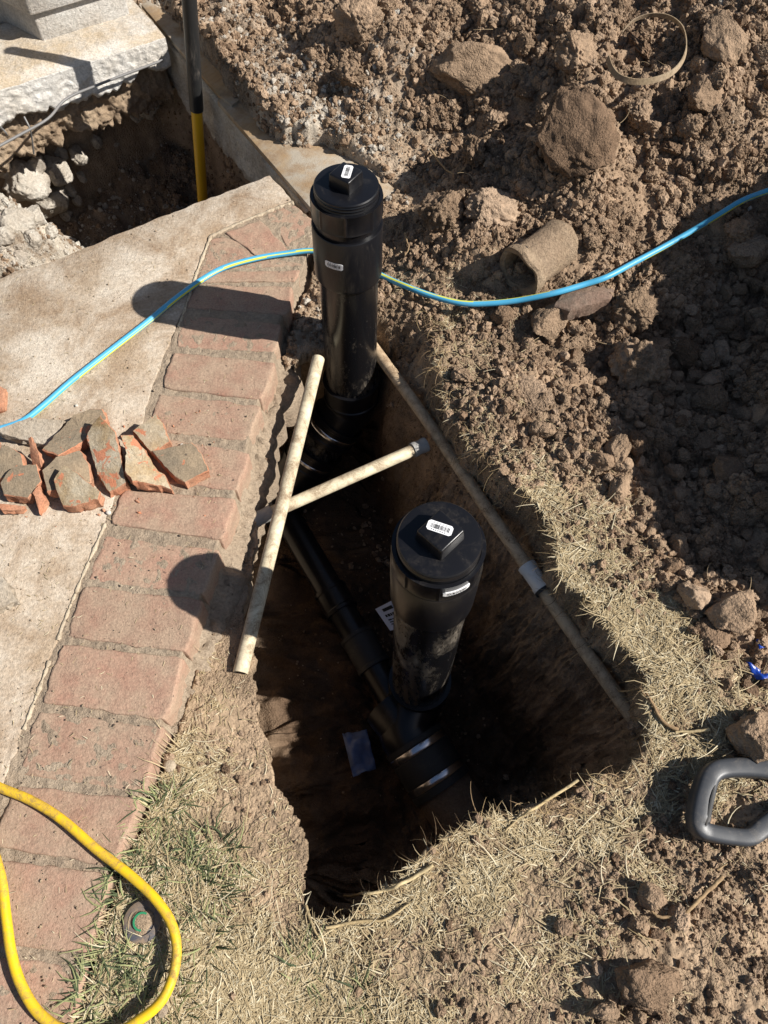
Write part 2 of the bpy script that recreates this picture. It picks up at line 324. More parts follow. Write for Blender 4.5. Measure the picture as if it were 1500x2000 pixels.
def soil_mat(name, attr=True, base=(.2, .14, .09), tint=None):
    m, nt, b = mat(name, base, .95, .12)
    if attr:
        a = N(nt, 'ShaderNodeAttribute', attribute_name='albedo'); col = a.outputs['Color']
    else:
        oi = N(nt, 'ShaderNodeObjectInfo'); col = ramp(nt, oi.outputs['Random'], [(0, tuple(c*k_ for c, k_ in zip(base, (.62, .58, .56)))), (.35, tuple(c*.9 for c in base)), (.75, tuple(c*1.08 for c in base)), (1, tuple(c*k_ for c, k_ in zip(base, (1.2, 1.24, 1.3))))])
    gp = N(nt, 'ShaderNodeNewGeometry').outputs['Position']
    f1 = nz(nt, 55, 5, .65, gp); f2 = nz(nt, 420, 3, .6, gp)
    c = mix(nt, col, ramp(nt, f1, [(.25, .72), (.75, 1.28)]), 1.0, 'MULTIPLY')
    c = mix(nt, c, ramp(nt, f2, [(.3, .75), (.7, 1.22)]), 1.0, 'MULTIPLY')
    setc(nt, b, c); bump(nt, b, [(nz(nt, 130, 5, .7, gp), .004), (inv(nt, vor(nt, 210, gp)), .0035), (inv(nt, vor(nt, 520, gp)), .0016), (f2, .0014)], mask=ramp(nt, nz(nt, 13, 4, .6, gp), [(.36, .2), (.58, 1)])); return m
M_soil = soil_mat('soil')
SOIL = (.290, .203, .134)
M_clod = soil_mat('soil_clod', False, SOIL)
M_wetclod = soil_mat('dark_soil_clod', False, (.20, .135, .088))

def brick_mat(name, base, dust, amt, salt=.0):
    m, nt, b = mat(name, base, .9, .2)
    oi = N(nt, 'ShaderNodeObjectInfo')
    c0 = mix(nt, base, tuple(x*.72 for x in base), ramp(nt, nz(nt, 26, 5, .6), [(.35, 0), (.7, 1)]))
    c0 = mix(nt, c0, ramp(nt, oi.outputs['Random'], [(0, .85), (1, 1.12)]), 1.0, 'MULTIPLY')
    d = nz(nt, 17, 6, .65); c1 = mix(nt, c0, dust, ramp(nt, d, [(.5-amt*.28, 0), (.62+.1*(1-amt), .9)]))
    c1 = mix(nt, c1, ramp(nt, nz(nt, 300, 3, .7), [(.3, .72), (.72, 1.2)]), 1.0, 'MULTIPLY')
    c1 = mix(nt, c1, (.05, .04, .035), ramp(nt, nz(nt, 80, 3, .5), [(.70, 0), (.76, .8)]))
    if salt: c1 = mix(nt, c1, (.45, .175, .095), ramp(nt, nz(nt, 33, 5, .6, dist=.8), [(salt, 0), (salt+.02, .92)]))
    setc(nt, b, c1); bump(nt, b, [(nz(nt, 60, 5, .6), .0025), (nz(nt, 420, 3, .7), .0010)]); return m
M_brick = brick_mat('brick_red', (.37, .182, .130), (.365, .268, .19), 1.25)
def conc_mat(name, a, bcol, dirt, damt, bsc=1.0, topdirt=None):
    m, nt, b = mat(name, a, .92, .2)
    c = mix(nt, a, bcol, ramp(nt, nz(nt, 9, 6, .7), [(.4, 0), (.62, 1)]))
    c = mix(nt, c, dirt, ramp(nt, nz(nt, 6, 7, .72, dist=.6), [(.42, 0), (.66, damt)]))
    if topdirt:
        sx_ = N(nt, 'ShaderNodeSeparateXYZ'); nt.links.new(N(nt, 'ShaderNodeNewGeometry').outputs['True Normal'], sx_.inputs[0])
        c = mix(nt, c, topdirt, mix(nt, ramp(nt, sx_.outputs['Z'], [(.6, 0), (.9, 1)]), ramp(nt, nz(nt, 10, 6, .7), [(.36, .15), (.6, .95)]), 1.0, 'MULTIPLY'))
    c = mix(nt, c, ramp(nt, nz(nt, 180, 4, .7), [(.3, .7), (.7, 1.22)]), 1.0, 'MULTIPLY')
    c = mix(nt, c, (.09, .07, .05), ramp(nt, nz(nt, 110, 2, .5), [(.71, 0), (.77, .7)]))
    setc(nt, b, c); bump(nt, b, [(nz(nt, 45, 6, .7), .004*bsc), (nz(nt, 350, 3, .7), .0014*bsc)]); return m
M_slab = conc_mat('worn_concrete', (.55, .48, .39), (.38, .295, .21), (.27, .185, .115), .95)
M_white = conc_mat('white_stucco', (.60, .58, .54), (.52, .49, .44), (.34, .24, .16), .25, 2.2)
M_foot = conc_mat('footing_concrete', (.66, .64, .60), (.60, .57, .52), (.46, .38, .28), .4, 1.6, (.50, .40, .28))
M_lime = conc_mat('broken_concrete', (.58, .54, .47), (.46, .41, .34), (.26, .19, .13), .6, 2.0)
M_mortar = conc_mat('mortar', (.37, .295, .215), (.32, .25, .18), (.29, .215, .15), .6, 1.8)
M_dust = conc_mat('dust_grains', (.36, .29, .21), (.30, .23, .16), (.24, .17, .11), .6, 1.0)
M_cream = conc_mat('cream_mortar', (.50, .43, .32), (.40, .33, .24), (.3, .22, .15), .5)

def plastic(name, col, rough, dust=(.30, .25, .19), amt=.3, sc=6.0, spec=.5, streak=(1, 1, .25), cov=0.0):
    m, nt, b = mat(name, col, rough, spec)
    tc = N(nt, 'ShaderNodeTexCoord'); mp = N(nt, 'ShaderNodeMapping'); mp.inputs['Scale'].default_value = streak
    nt.links.new(tc.outputs['Object'], mp.inputs['Vector'])
    a = nz(nt, sc*3, 8, .72, mp.outputs[0], .8); k = nz(nt, sc*22, 6, .8, mp.outputs[0], 1.5)
    f = mix(nt, ramp(nt, a, [(.52-cov, 0), (.72-cov, 1)]), ramp(nt, k, [(.42-cov, 0), (.66-cov, 1)]), 1.0, 'MULTIPLY')
    sp = ramp(nt, nz(nt, sc*70, 2, .5), [(.735, 0), (.76, .7)])
    f2 = mix(nt, f, sp, 1.0, 'ADD')
    f3 = mix(nt, f2, (amt,)*3, 1.0, 'MULTIPLY')
    setc(nt, b, mix(nt, col, dust, f3)); nt.links.new(ramp(nt, f3, [(0, rough), (.5, .85)]), b.inputs['Roughness'])
    bump(nt, b, [(nz(nt, 900, 2, .5), .00008)]); return m
M_abs = plastic('black_plastic', (.006, .006, .0075), .30, amt=.16, spec=.42)
M_absr = plastic('black_pipe_scuffed', (.006, .006, .007), .20, amt=.75, sc=5, cov=.04)
M_rubber = plastic('black_rubber', (.018, .018, .018), .6, amt=.3)
M_grip = plastic('grey_black_grip', (.048, .051, .057), .42, (.28, .23, .17), .5, 11, .45, (1, 1, 1), .02)
M_pvc = plastic('old_cream_pvc', (.62, .54, .38), .5, (.22, .155, .095), .95, 9, .4, (1, 1, 1), .13)
M_pvcd = plastic('soil_stained_pvc', (.52, .39, .25), .65, (.19, .125, .075), 1.0, 8, .3, (1, 1, 1), .1)
M_pvcg = plastic('grey_pvc', (.30, .29, .27), .6, (.13, .10, .07), 1.0, 9, .3, (1, 1, 1))
M_pvcw = plastic('white_pvc', (.68, .66, .62), .5, (.2, .14, .09), .9, 9, .4, (1, 1, 1))
M_steel, _, _ = mat('stainless_band', (.62, .62, .64), .22, .5, 1.0)
M_clay = conc_mat('clay_pipe', (.20, .145, .10), (.15, .10, .07), (.12, .085, .055), .5)
M_blue = plastic('blue_hose', (.07, .36, .58), .4, (.22, .17, .11), .55, 12, .4, (1, 1, 1))
M_lime_st = plastic('yellow_green_stripe', (.60, .62, .08), .4, (.22, .17, .11), .5, 12, .4, (1, 1, 1))
M_yel = plastic('yellow_hose', (.74, .47, .014), .38, (.22, .14, .06), .95, 12, .45, (1, 1, 1), .09)
M_yelbar = plastic('yellow_fibreglass', (.72, .40, .015), .4, (.2, .14, .08), .7, 7, .4, (1, 1, .3))
M_blkbar = plastic('black_painted_bar', (.02, .02, .02), .4, (.25, .21, .17), .7, 7, .4, (1, 1, .3))
M_wood = None
def wood_mat():
    m, nt, b = mat('weathered_board', (.4, .3, .2), .85, .2)
    tc = N(nt, 'ShaderNodeTexCoord'); mp = N(nt, 'ShaderNodeMapping'); mp.inputs['Scale'].default_value = (1, 1, 1)
    mp.inputs['Rotation'].default_value = (0, 0, math.radians(32)); nt.links.new(tc.outputs['Object'], mp.inputs[0])
    mp2 = N(nt, 'ShaderNodeMapping'); mp2.inputs['Scale'].default_value = (60, 5, 5); nt.links.new(mp.outputs[0], mp2.inputs[0])
    g = nz(nt, 1.5, 5, .6, mp2.outputs[0])
    c = mix(nt, (.36, .25, .14), (.28, .19, .11), ramp(nt, g, [(.35, 0), (.65, 1)]))
    c = mix(nt, c, (.36, .32, .26), ramp(nt, nz(nt, 9, 5, .7), [(.42, 0), (.62, .9)]))
    c = mix(nt, c, (.26, .18, .11), ramp(nt, nz(nt, 22, 6, .7), [(.5, 0), (.64, .9)]))
    setc(nt, b, c); bump(nt, b, [(g, .0008), (nz(nt, 300, 4, .7), .001)]); return m
M_wood = wood_mat()
M_paper, _, _ = mat('white_label', (.78, .78, .78), .5, .3)
M_ink, _, _ = mat('black_ink', (.02, .02, .02), .6, .2)
M_green = plastic('green_plastic', (.03, .22, .10), .4, (.25, .19, .13), .4, 8, .4, (1, 1, 1))
M_lid = plastic('dusty_grey_lid', (.07, .075, .09), .6, (.25, .18, .12), .95, 9, .3, (1, 1, 1), .16)
M_bluep, _, _ = mat('blue_plastic', (.01, .05, .33), .35, .5)
M_pblue = plastic('pale_blue_film', (.13, .17, .30), .5, (.1, .07, .05), .8, 8, .4, (1, 1, 1))
M_strap = conc_mat('rusted_tan_strap', (.36, .28, .19), (.28, .21, .13), (.2, .13, .08), .6, .4)
M_mud = conc_mat('mud_caked', (.36, .26, .17), (.42, .32, .22), (.22, .15, .10), .6, 2.4)
M_stone = conc_mat('grey_cobble', (.17, .13, .10), (.22, .17, .13), (.26, .12, .08), .4, 1.2)
M_terra = brick_mat('terracotta_break', (.52, .20, .105), (.42, .25, .16), .7)
M_tile = brick_mat('weathered_tile_face', (.20, .165, .12), (.31, .235, .155), .8, .63)
M_tile2 = brick_mat('ochre_tile_face', (.36, .25, .13), (.46, .41, .32), .55, .56)
M_grey = conc_mat('grey_tile', (.34, .28, .21), (.42, .37, .30), (.24, .18, .12), .6)
def straw_mat(name):
    m, nt, b = mat(name, (.4, .3, .15), .75, .25)
    a = N(nt, 'ShaderNodeAttribute', attribute_name='albedo'); setc(nt, b, a.outputs['Color'])
    return m
M_straw = straw_mat('dry_straw')
M_stem = conc_mat('dry_stem', (.50, .40, .23), (.42, .32, .17), (.26, .18, .10), .5, .3)
M_root = conc_mat('root_bark', (.30, .20, .11), (.40, .29, .16), (.16, .10, .06), .5, .3)

# ------------------------------------------------------------------ ground
ys = [-.36]
while ys[-1] < 2.62: ys.append(ys[-1]+.0021+.00125*max(ys[-1], 0))
ys = np.array(ys); NX = 530
us = np.linspace(-1, 1, NX)
uo = np.array([1.01, 1.02, 1.03, 1.04, 1.05, 1.06, 1.07, 1.08, 1.09, 1.10, 1.12, 1.14, 1.16, 1.18, 1.20, 1.23, 1.26, 1.3, 1.35, 1.4, 1.7, 2.5, 6, 20, 60]); us = np.concatenate([-uo[::-1], us, uo])
yo = np.array([.3, 1, 4, 14, 45]); ysx = np.concatenate([ys[0]-yo[::-1], ys, ys[-1]+yo])
hw = .60+.335*np.clip(ysx, -.3, 2.7)
X = us[None, :]*hw[:, None] + .03; Y = np.repeat(ysx[:, None], len(us), 1)
z, ox, oy, straw, green, lime, clod, s1v, s2v, s3v = terrain(X, Y)
outer = (np.abs(us)[None, :] > 1.001) | (Y < ys[0]-.01) | (Y > ys[-1]+.01)
z = np.where(outer & (np.abs(us)[None, :] > 1.75), .0, z); z = np.where((Y < ys[0]-.5) | (Y > ys[-1]+1.5), 0, z)
soilc = np.array(SOIL); 
var = (1+.14*fbm(X, Y, 7, 4, 200))[..., None]
dry = np.array([.35, .255, .168]); col = soilc*(1-ss(.1, .5, 1-clod)[..., None]*.8)+dry*ss(.1, .5, 1-clod)[..., None]*.8
col = col*var
strawc = np.array([.34, .265, .15]); sm = np.clip(straw**2*.6*(1+.7*fbm(X, Y, 20, 3, 210)), 0, 1)[..., None]; col = col*(1-sm)+strawc*sm
gm = (green*.25*straw)[..., None]; col = col*(1-gm)+np.array([.12, .13, .05])*gm
lm = np.clip(lime*(1.0+.9*fbm(X, Y, 16, 4, 220)), 0, 1)[..., None]; col = col*(1-lm)+np.array([.42, .37, .30])*lm
inside = ss(.03, .12, s1v)[..., None]; col = col*(1-inside)+np.array([.092, .058, .037])*inside*(1+.2*fbm(X, Y, 12, 4, 230))[..., None]  # moist trench soil, darkened further so its colour carries the trench's shade
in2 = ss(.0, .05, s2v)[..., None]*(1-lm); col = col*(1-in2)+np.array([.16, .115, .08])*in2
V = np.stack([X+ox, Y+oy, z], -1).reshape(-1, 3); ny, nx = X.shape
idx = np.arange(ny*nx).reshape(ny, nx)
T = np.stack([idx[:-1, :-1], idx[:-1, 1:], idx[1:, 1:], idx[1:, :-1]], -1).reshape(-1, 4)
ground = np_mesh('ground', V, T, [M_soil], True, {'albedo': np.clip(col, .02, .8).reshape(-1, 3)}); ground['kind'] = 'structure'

# ------------------------------------------------------------------ patio: concrete slab, bricks, mortar
def jag(P, step, amp, seed, z):
    out = []; P = np.asarray(P); k = 0
    for i in range(len(P)):
        a, b = P[i], P[(i+1) % len(P)]; n = max(1, int(np.linalg.norm(b-a)/step))
        if n > 400: n = 1
        for j in range(n):
            p = a+(b-a)*j/n; nn = np.array([-(b-a)[1], (b-a)[0]])/np.linalg.norm(b-a)
            q = amp*float(fbm(np.array(p[0]), np.array(p[1]), 25, 4, seed)) if n > 1 else 0
            out.append(p+nn*q)
    return np.array(out)
def slab_prism(name, P, zt, zb, m, parent=None, bev=.004):
    bm = bmesh.new(); vs_ = [bm.verts.new((p[0], p[1], zt)) for p in P]; f = bm.faces.new(vs_)
    r = bmesh.ops.extrude_face_region(bm, geom=[f]); 
    for v in r['geom']:
        if isinstance(v, bmesh.types.BMVert): v.co.z = zb
    bmesh.ops.recalc_face_normals(bm, faces=bm.faces)
    if bev:
        es = [e for e in bm.edges if all(abs(v.co.z-zt) < 1e-6 for v in e.verts)]
        bmesh.ops.bevel(bm, geom=es, offset=bev, segments=2, affect='EDGES', profile=.5)
    bmesh.ops.triangulate(bm, faces=[f for f in bm.faces if len(f.verts) > 4])
    return auto(bm_obj(name, bm, [m], parent), 40)
SLABP = poly_world([(-420,770),(-60,572),(30,528),(70,521),(300,428),(420,381),(527,341),(548,363),(570,391),(505,416),(408,458),(345,636),(300,745),(270,850),(243,925),(205,1020),(150,1150),(110,1250),(70,1360),(18,1500),(-60,1740),(-180,2100),(-1300,2100),(-1300,1150)], 0)
slab = slab_prism('concrete_slab', jag(SLABP, .012, .004, 300, 0), 0.0, -.095, M_slab); slab['kind'] = 'structure'
# low grout ridge along the slab's inner edge
ridge = U(*np.array([(573,394),(505,419),(411,461),(348,638),(303,748),(273,852)]).T, 0)
edging = empty('brick_edging', U(300, 1100, 0)); edging['kind'] = 'structure'
def joint_strip(pts, w):
    P = catmull(U(*np.array(pts, float).T, 0), 24); V = []; Fs = []
    for i, p in enumerate(P):
        t = P[min(i+1, len(P)-1)]-P[max(i-1, 0)]; n = np.array([-t[1], t[0], 0]); n /= np.linalg.norm(n)
        k = max(.1, .9+.8*float(fbm(np.array(i*.19), np.array(2.2), 1, 3, 7))); ww = w*k
        for a, h in ((-1, -.004), (-.6, .0008*k), (0, .0013*k), (.6, .0008*k), (1, -.004)): V.append(p+n*a*ww*.5+np.array([0, 0, h]))
    for i in range(len(P)-1):
        for j in range(4): Fs.append((i*5+j, i*5+j+1, i*5+j+6, i*5+j+5))
    return V, Fs
Vr, Fr = [], []
for pts, w in (([(573,394),(540,405),(505,419),(455,440),(411,461)], .008), ([(411,461),(390,515),(368,580),(348,638)], .007), ([(205,1022),(178,1085),(150,1150),(130,1200),(112,1250)], .006), ([(96,1290),(70,1360),(45,1425)], .006)):
    a, b = joint_strip(pts, w); o_ = len(Vr); Vr += list(a); Fr += [tuple(i+o_ for i in f) for f in b]
mesh('mortar_ridge', Vr, Fr, [M_cream], edging)

BR = [[(521,417),(571,397),(622,440),(566,486)], [(440,455),(507,429),(561,488),(503,499)], [(413,467),(434,462),(592,517),(392,527)], [(392,532),(586,528),(575,549),(384,551)],
      [(383,556),(570,560),(560,614),(364,601)], [(362,616),(546,631),(535,688),(345,676)], [(339,690),(536,709),(510,779),(318,757)], [(312,769),(506,793),(482,860),(290,838)],
      [(285,850),(485,884),(461,956),(256,933)], [(243,957),(458,975),(431,1053),(219,1022)], [(208,1047),(426,1073),(397,1160),(172,1132)], [(166,1145),(394,1172),(361,1272),(130,1243)],
      [(122,1259),(357,1287),(320,1405),(86,1371)], [(75,1389),(315,1420),(278,1545),(40,1511)], [(33,1535),(269,1563),(222,1690),(-8,1652)], [(-15,1680),(214,1709),(172,1862),(-52,1838)],
      [(-58,1862),(165,1891),(122,2045),(-110,2010)], [(-116,2035),(114,2070),(60,2260),(-180,2220)]]
def nonuni(n, e=.16):
    a = np.linspace(0, 1, n); return np.concatenate([[0, .012, .03, .055, .09], np.linspace(.15, .85, n), [.91, .945, .97, .988, 1]])
bu = nonuni(9); 
for bi, q in enumerate(BR):
    c = [U(p[0], p[1], 0) for p in q]; cm = sum(c)/4; c = [p+(p-cm)/np.linalg.norm(p-cm)*.0032 for p in c]; nu = len(bu)
    top = .0015*math.sin(bi*2.3) - (.0 if bi else .002)
    uu, vv = np.meshgrid(bu, bu)
    Pq = (c[0][None, None]*(1-uu)[..., None]+c[1][None, None]*uu[..., None])*(1-vv)[..., None]+(c[3][None, None]*(1-uu)[..., None]+c[2][None, None]*uu[..., None])*vv[..., None]
    Lx = np.linalg.norm(c[1]-c[0]); Ly = np.linalg.norm(c[3]-c[0])
    d = np.minimum(np.minimum(uu, 1-uu)*Lx, np.minimum(vv, 1-vv)*Ly)
    rr = .0028+.0045*np.clip(fbm(Pq[..., 0], Pq[..., 1], 30, 3, 310+bi), -.6, 1.4)
    dd = np.clip(d/rr, 0, 1); Pq[..., 2] = top - rr*(1-np.sqrt(np.clip(1-(1-dd)**2, 0, 1))) + .0012*fbm(Pq[..., 0], Pq[..., 1], 40, 3, 330+bi)
    # uneven outline and rounded corners
    cx = Pq.mean((0, 1)); jx = .0035*fbm(Pq[..., 0], Pq[..., 1], 35, 3, 350+bi)[..., None]
    corner = np.clip(1-np.hypot(np.minimum(uu, 1-uu)*Lx, np.minimum(vv, 1-vv)*Ly)/.012, 0, 1)[..., None]
    dirc = (Pq-cx); dirc[..., 2] = 0; dirc /= np.linalg.norm(dirc, axis=-1, keepdims=True)+1e-9
    edge = np.clip(1-d/.02, 0, 1)[..., None]; Pq = Pq + dirc*(jx*edge-.003*corner)
    V = list(Pq.reshape(-1, 3)); ii = np.arange(nu*nu).reshape(nu, nu); Fs = []
    for a in range(nu-1):
        for b_ in range(nu-1): Fs.append((ii[a, b_], ii[a, b_+1], ii[a+1, b_+1], ii[a+1, b_]))
    ring = list(ii[0, :])+list(ii[1:, -1])+list(ii[-1, -2::-1])+list(ii[-2:0:-1, 0]); prevr = ring
    for zz in (-.022, -.06):
        nr = []
        for r_ in ring:
            v = V[r_].copy(); v[2] = zz; v += dirc.reshape(-1, 3)[r_]*.0012*math.sin(r_*1.7); nr.append(len(V)); V.append(v)
        for i in range(len(ring)):
            j = (i+1) % len(ring); Fs.append((prevr[i], nr[i], nr[j], prevr[j]))
        prevr = nr
    o = mesh('brick', V, Fs, [M_brick], edging); bm = bmesh.new(); bm.from_mesh(o.data); bmesh.ops.recalc_face_normals(bm, faces=bm.faces); bm.to_mesh(o.data); bm.free()
# mortar bed, its outer shoulder lower than the brick tops
inn = catmull(np.array([(570,396),(505,419),(411,461),(348,640),(300,748),(275,850),(205,1022),(112,1250),(18,1502),(-60,1740),(-180,2100)], float), 30)
out = catmull(np.array([(622,440),(607,480),(592,530),(568,585),(546,645),(537,706),(508,790),(485,882),(459,974),(427,1072),(395,1170),(358,1287),(316,1420),(268,1565),(214,1708),(168,1880),(60,2260)], float), 30)
def resamp(P, n):
    L = np.concatenate([[0], np.cumsum(np.linalg.norm(np.diff(P, axis=0), axis=1))]); t = np.linspace(0, L[-1], n)
    return np.stack([np.interp(t, L, P[:, 0]), np.interp(t, L, P[:, 1])], 1)
NI = 520
iw = U(*resamp(inn, NI).T, 0); ow = U(*resamp(out, NI).T, 0)
dn = ow-iw; Ld = np.linalg.norm(dn, axis=1, keepdims=True); dn /= Ld
tn = np.gradient(ow, axis=0); nrm = np.stack([tn[:, 1], -tn[:, 0], 0*tn[:, 0]], 1); nrm /= np.linalg.norm(nrm, axis=1, keepdims=True)
nrm *= np.sign((nrm*dn).sum(1, keepdims=True))
rows = []
vpar = np.concatenate([np.linspace(-.02, .97, 60)])
for v in vpar: 
    p = iw+dn*Ld*v; zz = -.0021 + .0020*fbm(p[:, 0], p[:, 1], 60, 3, 400)
    rows.append(np.stack([p[:, 0], p[:, 1], zz], 1))
fade = ss(1480, 1250, resamp(out, NI)[:, 1])       # the shoulder runs out where lawn meets the bricks
wsh = (.020+.016*fade*(1+.8*fbm(ow[:, 0], ow[:, 1], 9, 3, 402)))
e0 = ow-dn*.006
for k, (off, zz) in enumerate([(.0, -.012), (.0, -.03), (.006, -.047), (.25, -.052), (.5, -.056), (.75, -.06), (1.0, -.068), (1.06, -.085), (1.05, -.13)]):
    o_ = off*wsh if off > .1 else off
    p = e0+nrm*np.asarray(o_).reshape(-1, 1) if np.ndim(o_) else e0+nrm*o_
    jz = (.010*fbm(p[:, 0], p[:, 1], 40, 4, 403+k) if k > 1 else 0)
    rows.append(np.stack([p[:, 0]+.009*fbm(p[:, 0], p[:, 1], 35, 4, 420)*(k > 2), p[:, 1], zz+jz+0*p[:, 0]], 1))
rows = np.array(rows); nr_ = len(rows); ii = np.arange(nr_*NI).reshape(nr_, NI)
T = np.stack([ii[:-1, :-1], ii[1:, :-1], ii[1:, 1:], ii[:-1, 1:]], -1).reshape(-1, 4)
np_mesh('mortar', rows.reshape(-1, 3), T, [M_mortar], True, parent=edging)
exec_after = []

# ------------------------------------------------------------------ house corner: plinth, wall, footing
def prism(name, P, z0, z1, m, parent=None, bev=.004, rough=0.0, step=.03):
    """upright prism on the outline P, faces cut fine enough to be roughened"""
    P = np.asarray(P); bm = bmesh.new(); vs_ = [bm.verts.new((p[0], p[1], z1)) for p in P]; f = bm.faces.new(vs_)
    r = bmesh.ops.extrude_face_region(bm, geom=[f])
    for v in r['geom']:
        if isinstance(v, bmesh.types.BMVert): v.co.z = z0
    bmesh.ops.recalc_face_normals(bm, faces=bm.faces)
    if bev: bmesh.ops.bevel(bm, geom=[e for e in bm.edges], offset=bev, segments=2, affect='EDGES', profile=.5)
    bmesh.ops.triangulate(bm, faces=[f for f in bm.faces if len(f.verts) > 4])
    return auto(bm_obj(name, bm, [m], parent), 35)
def curtain(name, A, B, ztop, zbot, thick, m, parent, n=140, rows=26, ragged=.02, amp=.006, seed=500):
    """rough vertical face from A to B with a ragged lower edge and a flat top of the given thickness"""
    A = np.array(A); B = np.array(B); t = np.linspace(0, 1, n); P = A[None]+(B-A)[None]*t[:, None]; d = (B-A)/np.linalg.norm(B-A); nn = np.array([d[1], -d[0]])
    s = t*np.linalg.norm(B-A); bot = zbot + ragged*fbm(s, s*0+3, 9, 4, seed) + .5*ragged*fbm(s, s*0, 40, 3, seed+1); R = []
    for k in range(6):
        q = P-nn[None]*thick*(1-k/5); zz = ztop + .0015*fbm(q[:, 0], q[:, 1], 30, 3, seed+2)-(.004 if k == 5 else 0); R.append(np.stack([q[:, 0], q[:, 1], zz], 1))
    for k in range(1, rows+1):
        f = k/rows; zz = ztop-.004+(bot-ztop)*f; w = ss(.0, .12, f)
        o_ = (amp*(.25+1.3*f)*fbm(s, zz*1.0+7, 22, 5, seed+3)+amp*.5*fbm(s, zz, 70, 3, seed+4))*w - .10*thick*np.clip(f-.86, 0, 1)*4
        q = P+nn[None]*o_[:, None]; R.append(np.stack([q[:, 0], q[:, 1], zz], 1))
    q = P-nn[None]*thick; R.append(np.stack([q[:, 0], q[:, 1], bot+.01], 1))
    R = np.array(R); nr = len(R); ii = np.arange(nr*n).reshape(nr, n)
    T = np.stack([ii[:-1, :-1], ii[1:, :-1], ii[1:, 1:], ii[:-1, 1:]], -1).reshape(-1, 4)
    return np_mesh(name, R.reshape(-1, 3), T, [m], True, parent=parent)
FZ = .03
fA = U(-120, 211, FZ)[:2]; fB = U(322, 70, FZ)[:2]
wc = U(83, 80, FZ); we = U(250, 29, FZ); wd = (we-wc)[:2]/np.linalg.norm((we-wc)[:2]); wn_ = np.array([-wd[1], wd[0]])
house = tag(empty('house', (wc[0], wc[1], FZ)), 'corner of a white stucco house wall standing on its undermined concrete footing', 'house')
curtain('footing', fA, fB, FZ, -.058, .26, M_foot, house, ragged=.020, amp=.0045)
# crumbly lower lip of the footing and the soil packed under it
nn_ = np.array([(fB-fA)[1], -(fB-fA)[0]])/np.linalg.norm(fB-fA)
w2 = wc[:2]+wd*.235; back = .9
P1 = np.array([wc[:2], w2, w2+wn_*back, wc[:2]+wn_*back-wd*.02]); P1w = np.array([wc[:2], w2, w2+wn_*back, wc[:2]-wd*.9+wn_*back, wc[:2]-wd*.9+wn_*.16, wc[:2]-wd*.05+wn_*.14])
prism('plinth', P1w, FZ-.02, FZ+.066, M_white, house, .006)
g = .018; P2 = np.array([wc[:2]-wn_*g-wd*.01, w2-wn_*g+wd*.02, w2+wn_*back+wd*.02, wc[:2]-wd*.9+wn_*back, wc[:2]-wd*.9+wn_*.14, wc[:2]-wd*.06+wn_*.12])
prism('wall', P2, FZ+.066, FZ+1.1, M_white, house, .008)
soilface = curtain('packed_soil', fA-nn_*.03, fB-nn_*.05, -.045, -.17, .2, M_mud, house, ragged=.03, amp=.011, seed=540)
# steel bar along the footing
rp = [U(-40, 300, -.028), U(30, 262, -.024), U(90, 228, -.02), U(125, 190, -.016), U(180, 165, -.014), U(250, 138, -.012), U(314, 114, -.012)]
rp = [p+np.array([nn_[0], nn_[1], 0])*.010 for p in rp]
M_rebar = plastic('grey_steel_bar', (.16, .155, .15), .55, (.25, .2, .15), .7, 9, .5, (1, 1, 1))
tube('reinforcing_bar', catmull(rp, 6), .0032, [M_rebar], house, 10)
tube('tie_wire', catmull([U(47, 228, -.0), U(58, 250, -.02), U(62, 268, -.05), U(66, 300, -.10)], 5), .0022, [M_rebar], house, 6)
tube('tie_wire', catmull([U(0, 248, -.02), U(9, 256, -.015), U(14, 264, -.03)], 5), .0022, [M_rebar], house, 6)

# ------------------------------------------------------------------ boards and the kerb wall under them
ra = U(300, 48, -.006)[:2]; rb = U(598, 412, -.006)[:2]; rd = (rb-ra)/np.linalg.norm(rb-ra); rn = np.array([rd[1], -rd[0]])
if rn[0] > 0: rn = -rn
kw = tag(empty('kerb_wall', (*((ra+rb)/2), -.2)), 'low pale concrete kerb wall under the boards beside the dark hole', 'wall')
curtain('face', ra, rb, -.008, -.15, .05, M_lime, kw, n=120, ragged=.03, amp=.006, seed=560) if rn @ np.array([rd[1], -rd[0]]) > 0 else curtain('face', rb, ra, -.008, -.15, .05, M_lime, kw, n=120, ragged=.03, amp=.006, seed=560)
def board(name, quad, zt, th, label):
    P = [U(q[0], q[1], zt)[:2] for q in quad]
    b = prism(name, P, zt-th, zt, M_wood, None, .0015); return tag(b, label, 'board', 'boards beside the hole')
board('plywood_board', [(275,8),(292,2),(520,160),(452,205),(429,187)], .012, .012, 'narrow weathered board end under loose soil beside the house footing')
board('plywood_board', [(424,196),(450,160),(640,250),(775,372),(690,420),(612,412)], .006, .014, 'pale flat weathered board lying behind the taller black cleanout pipe')

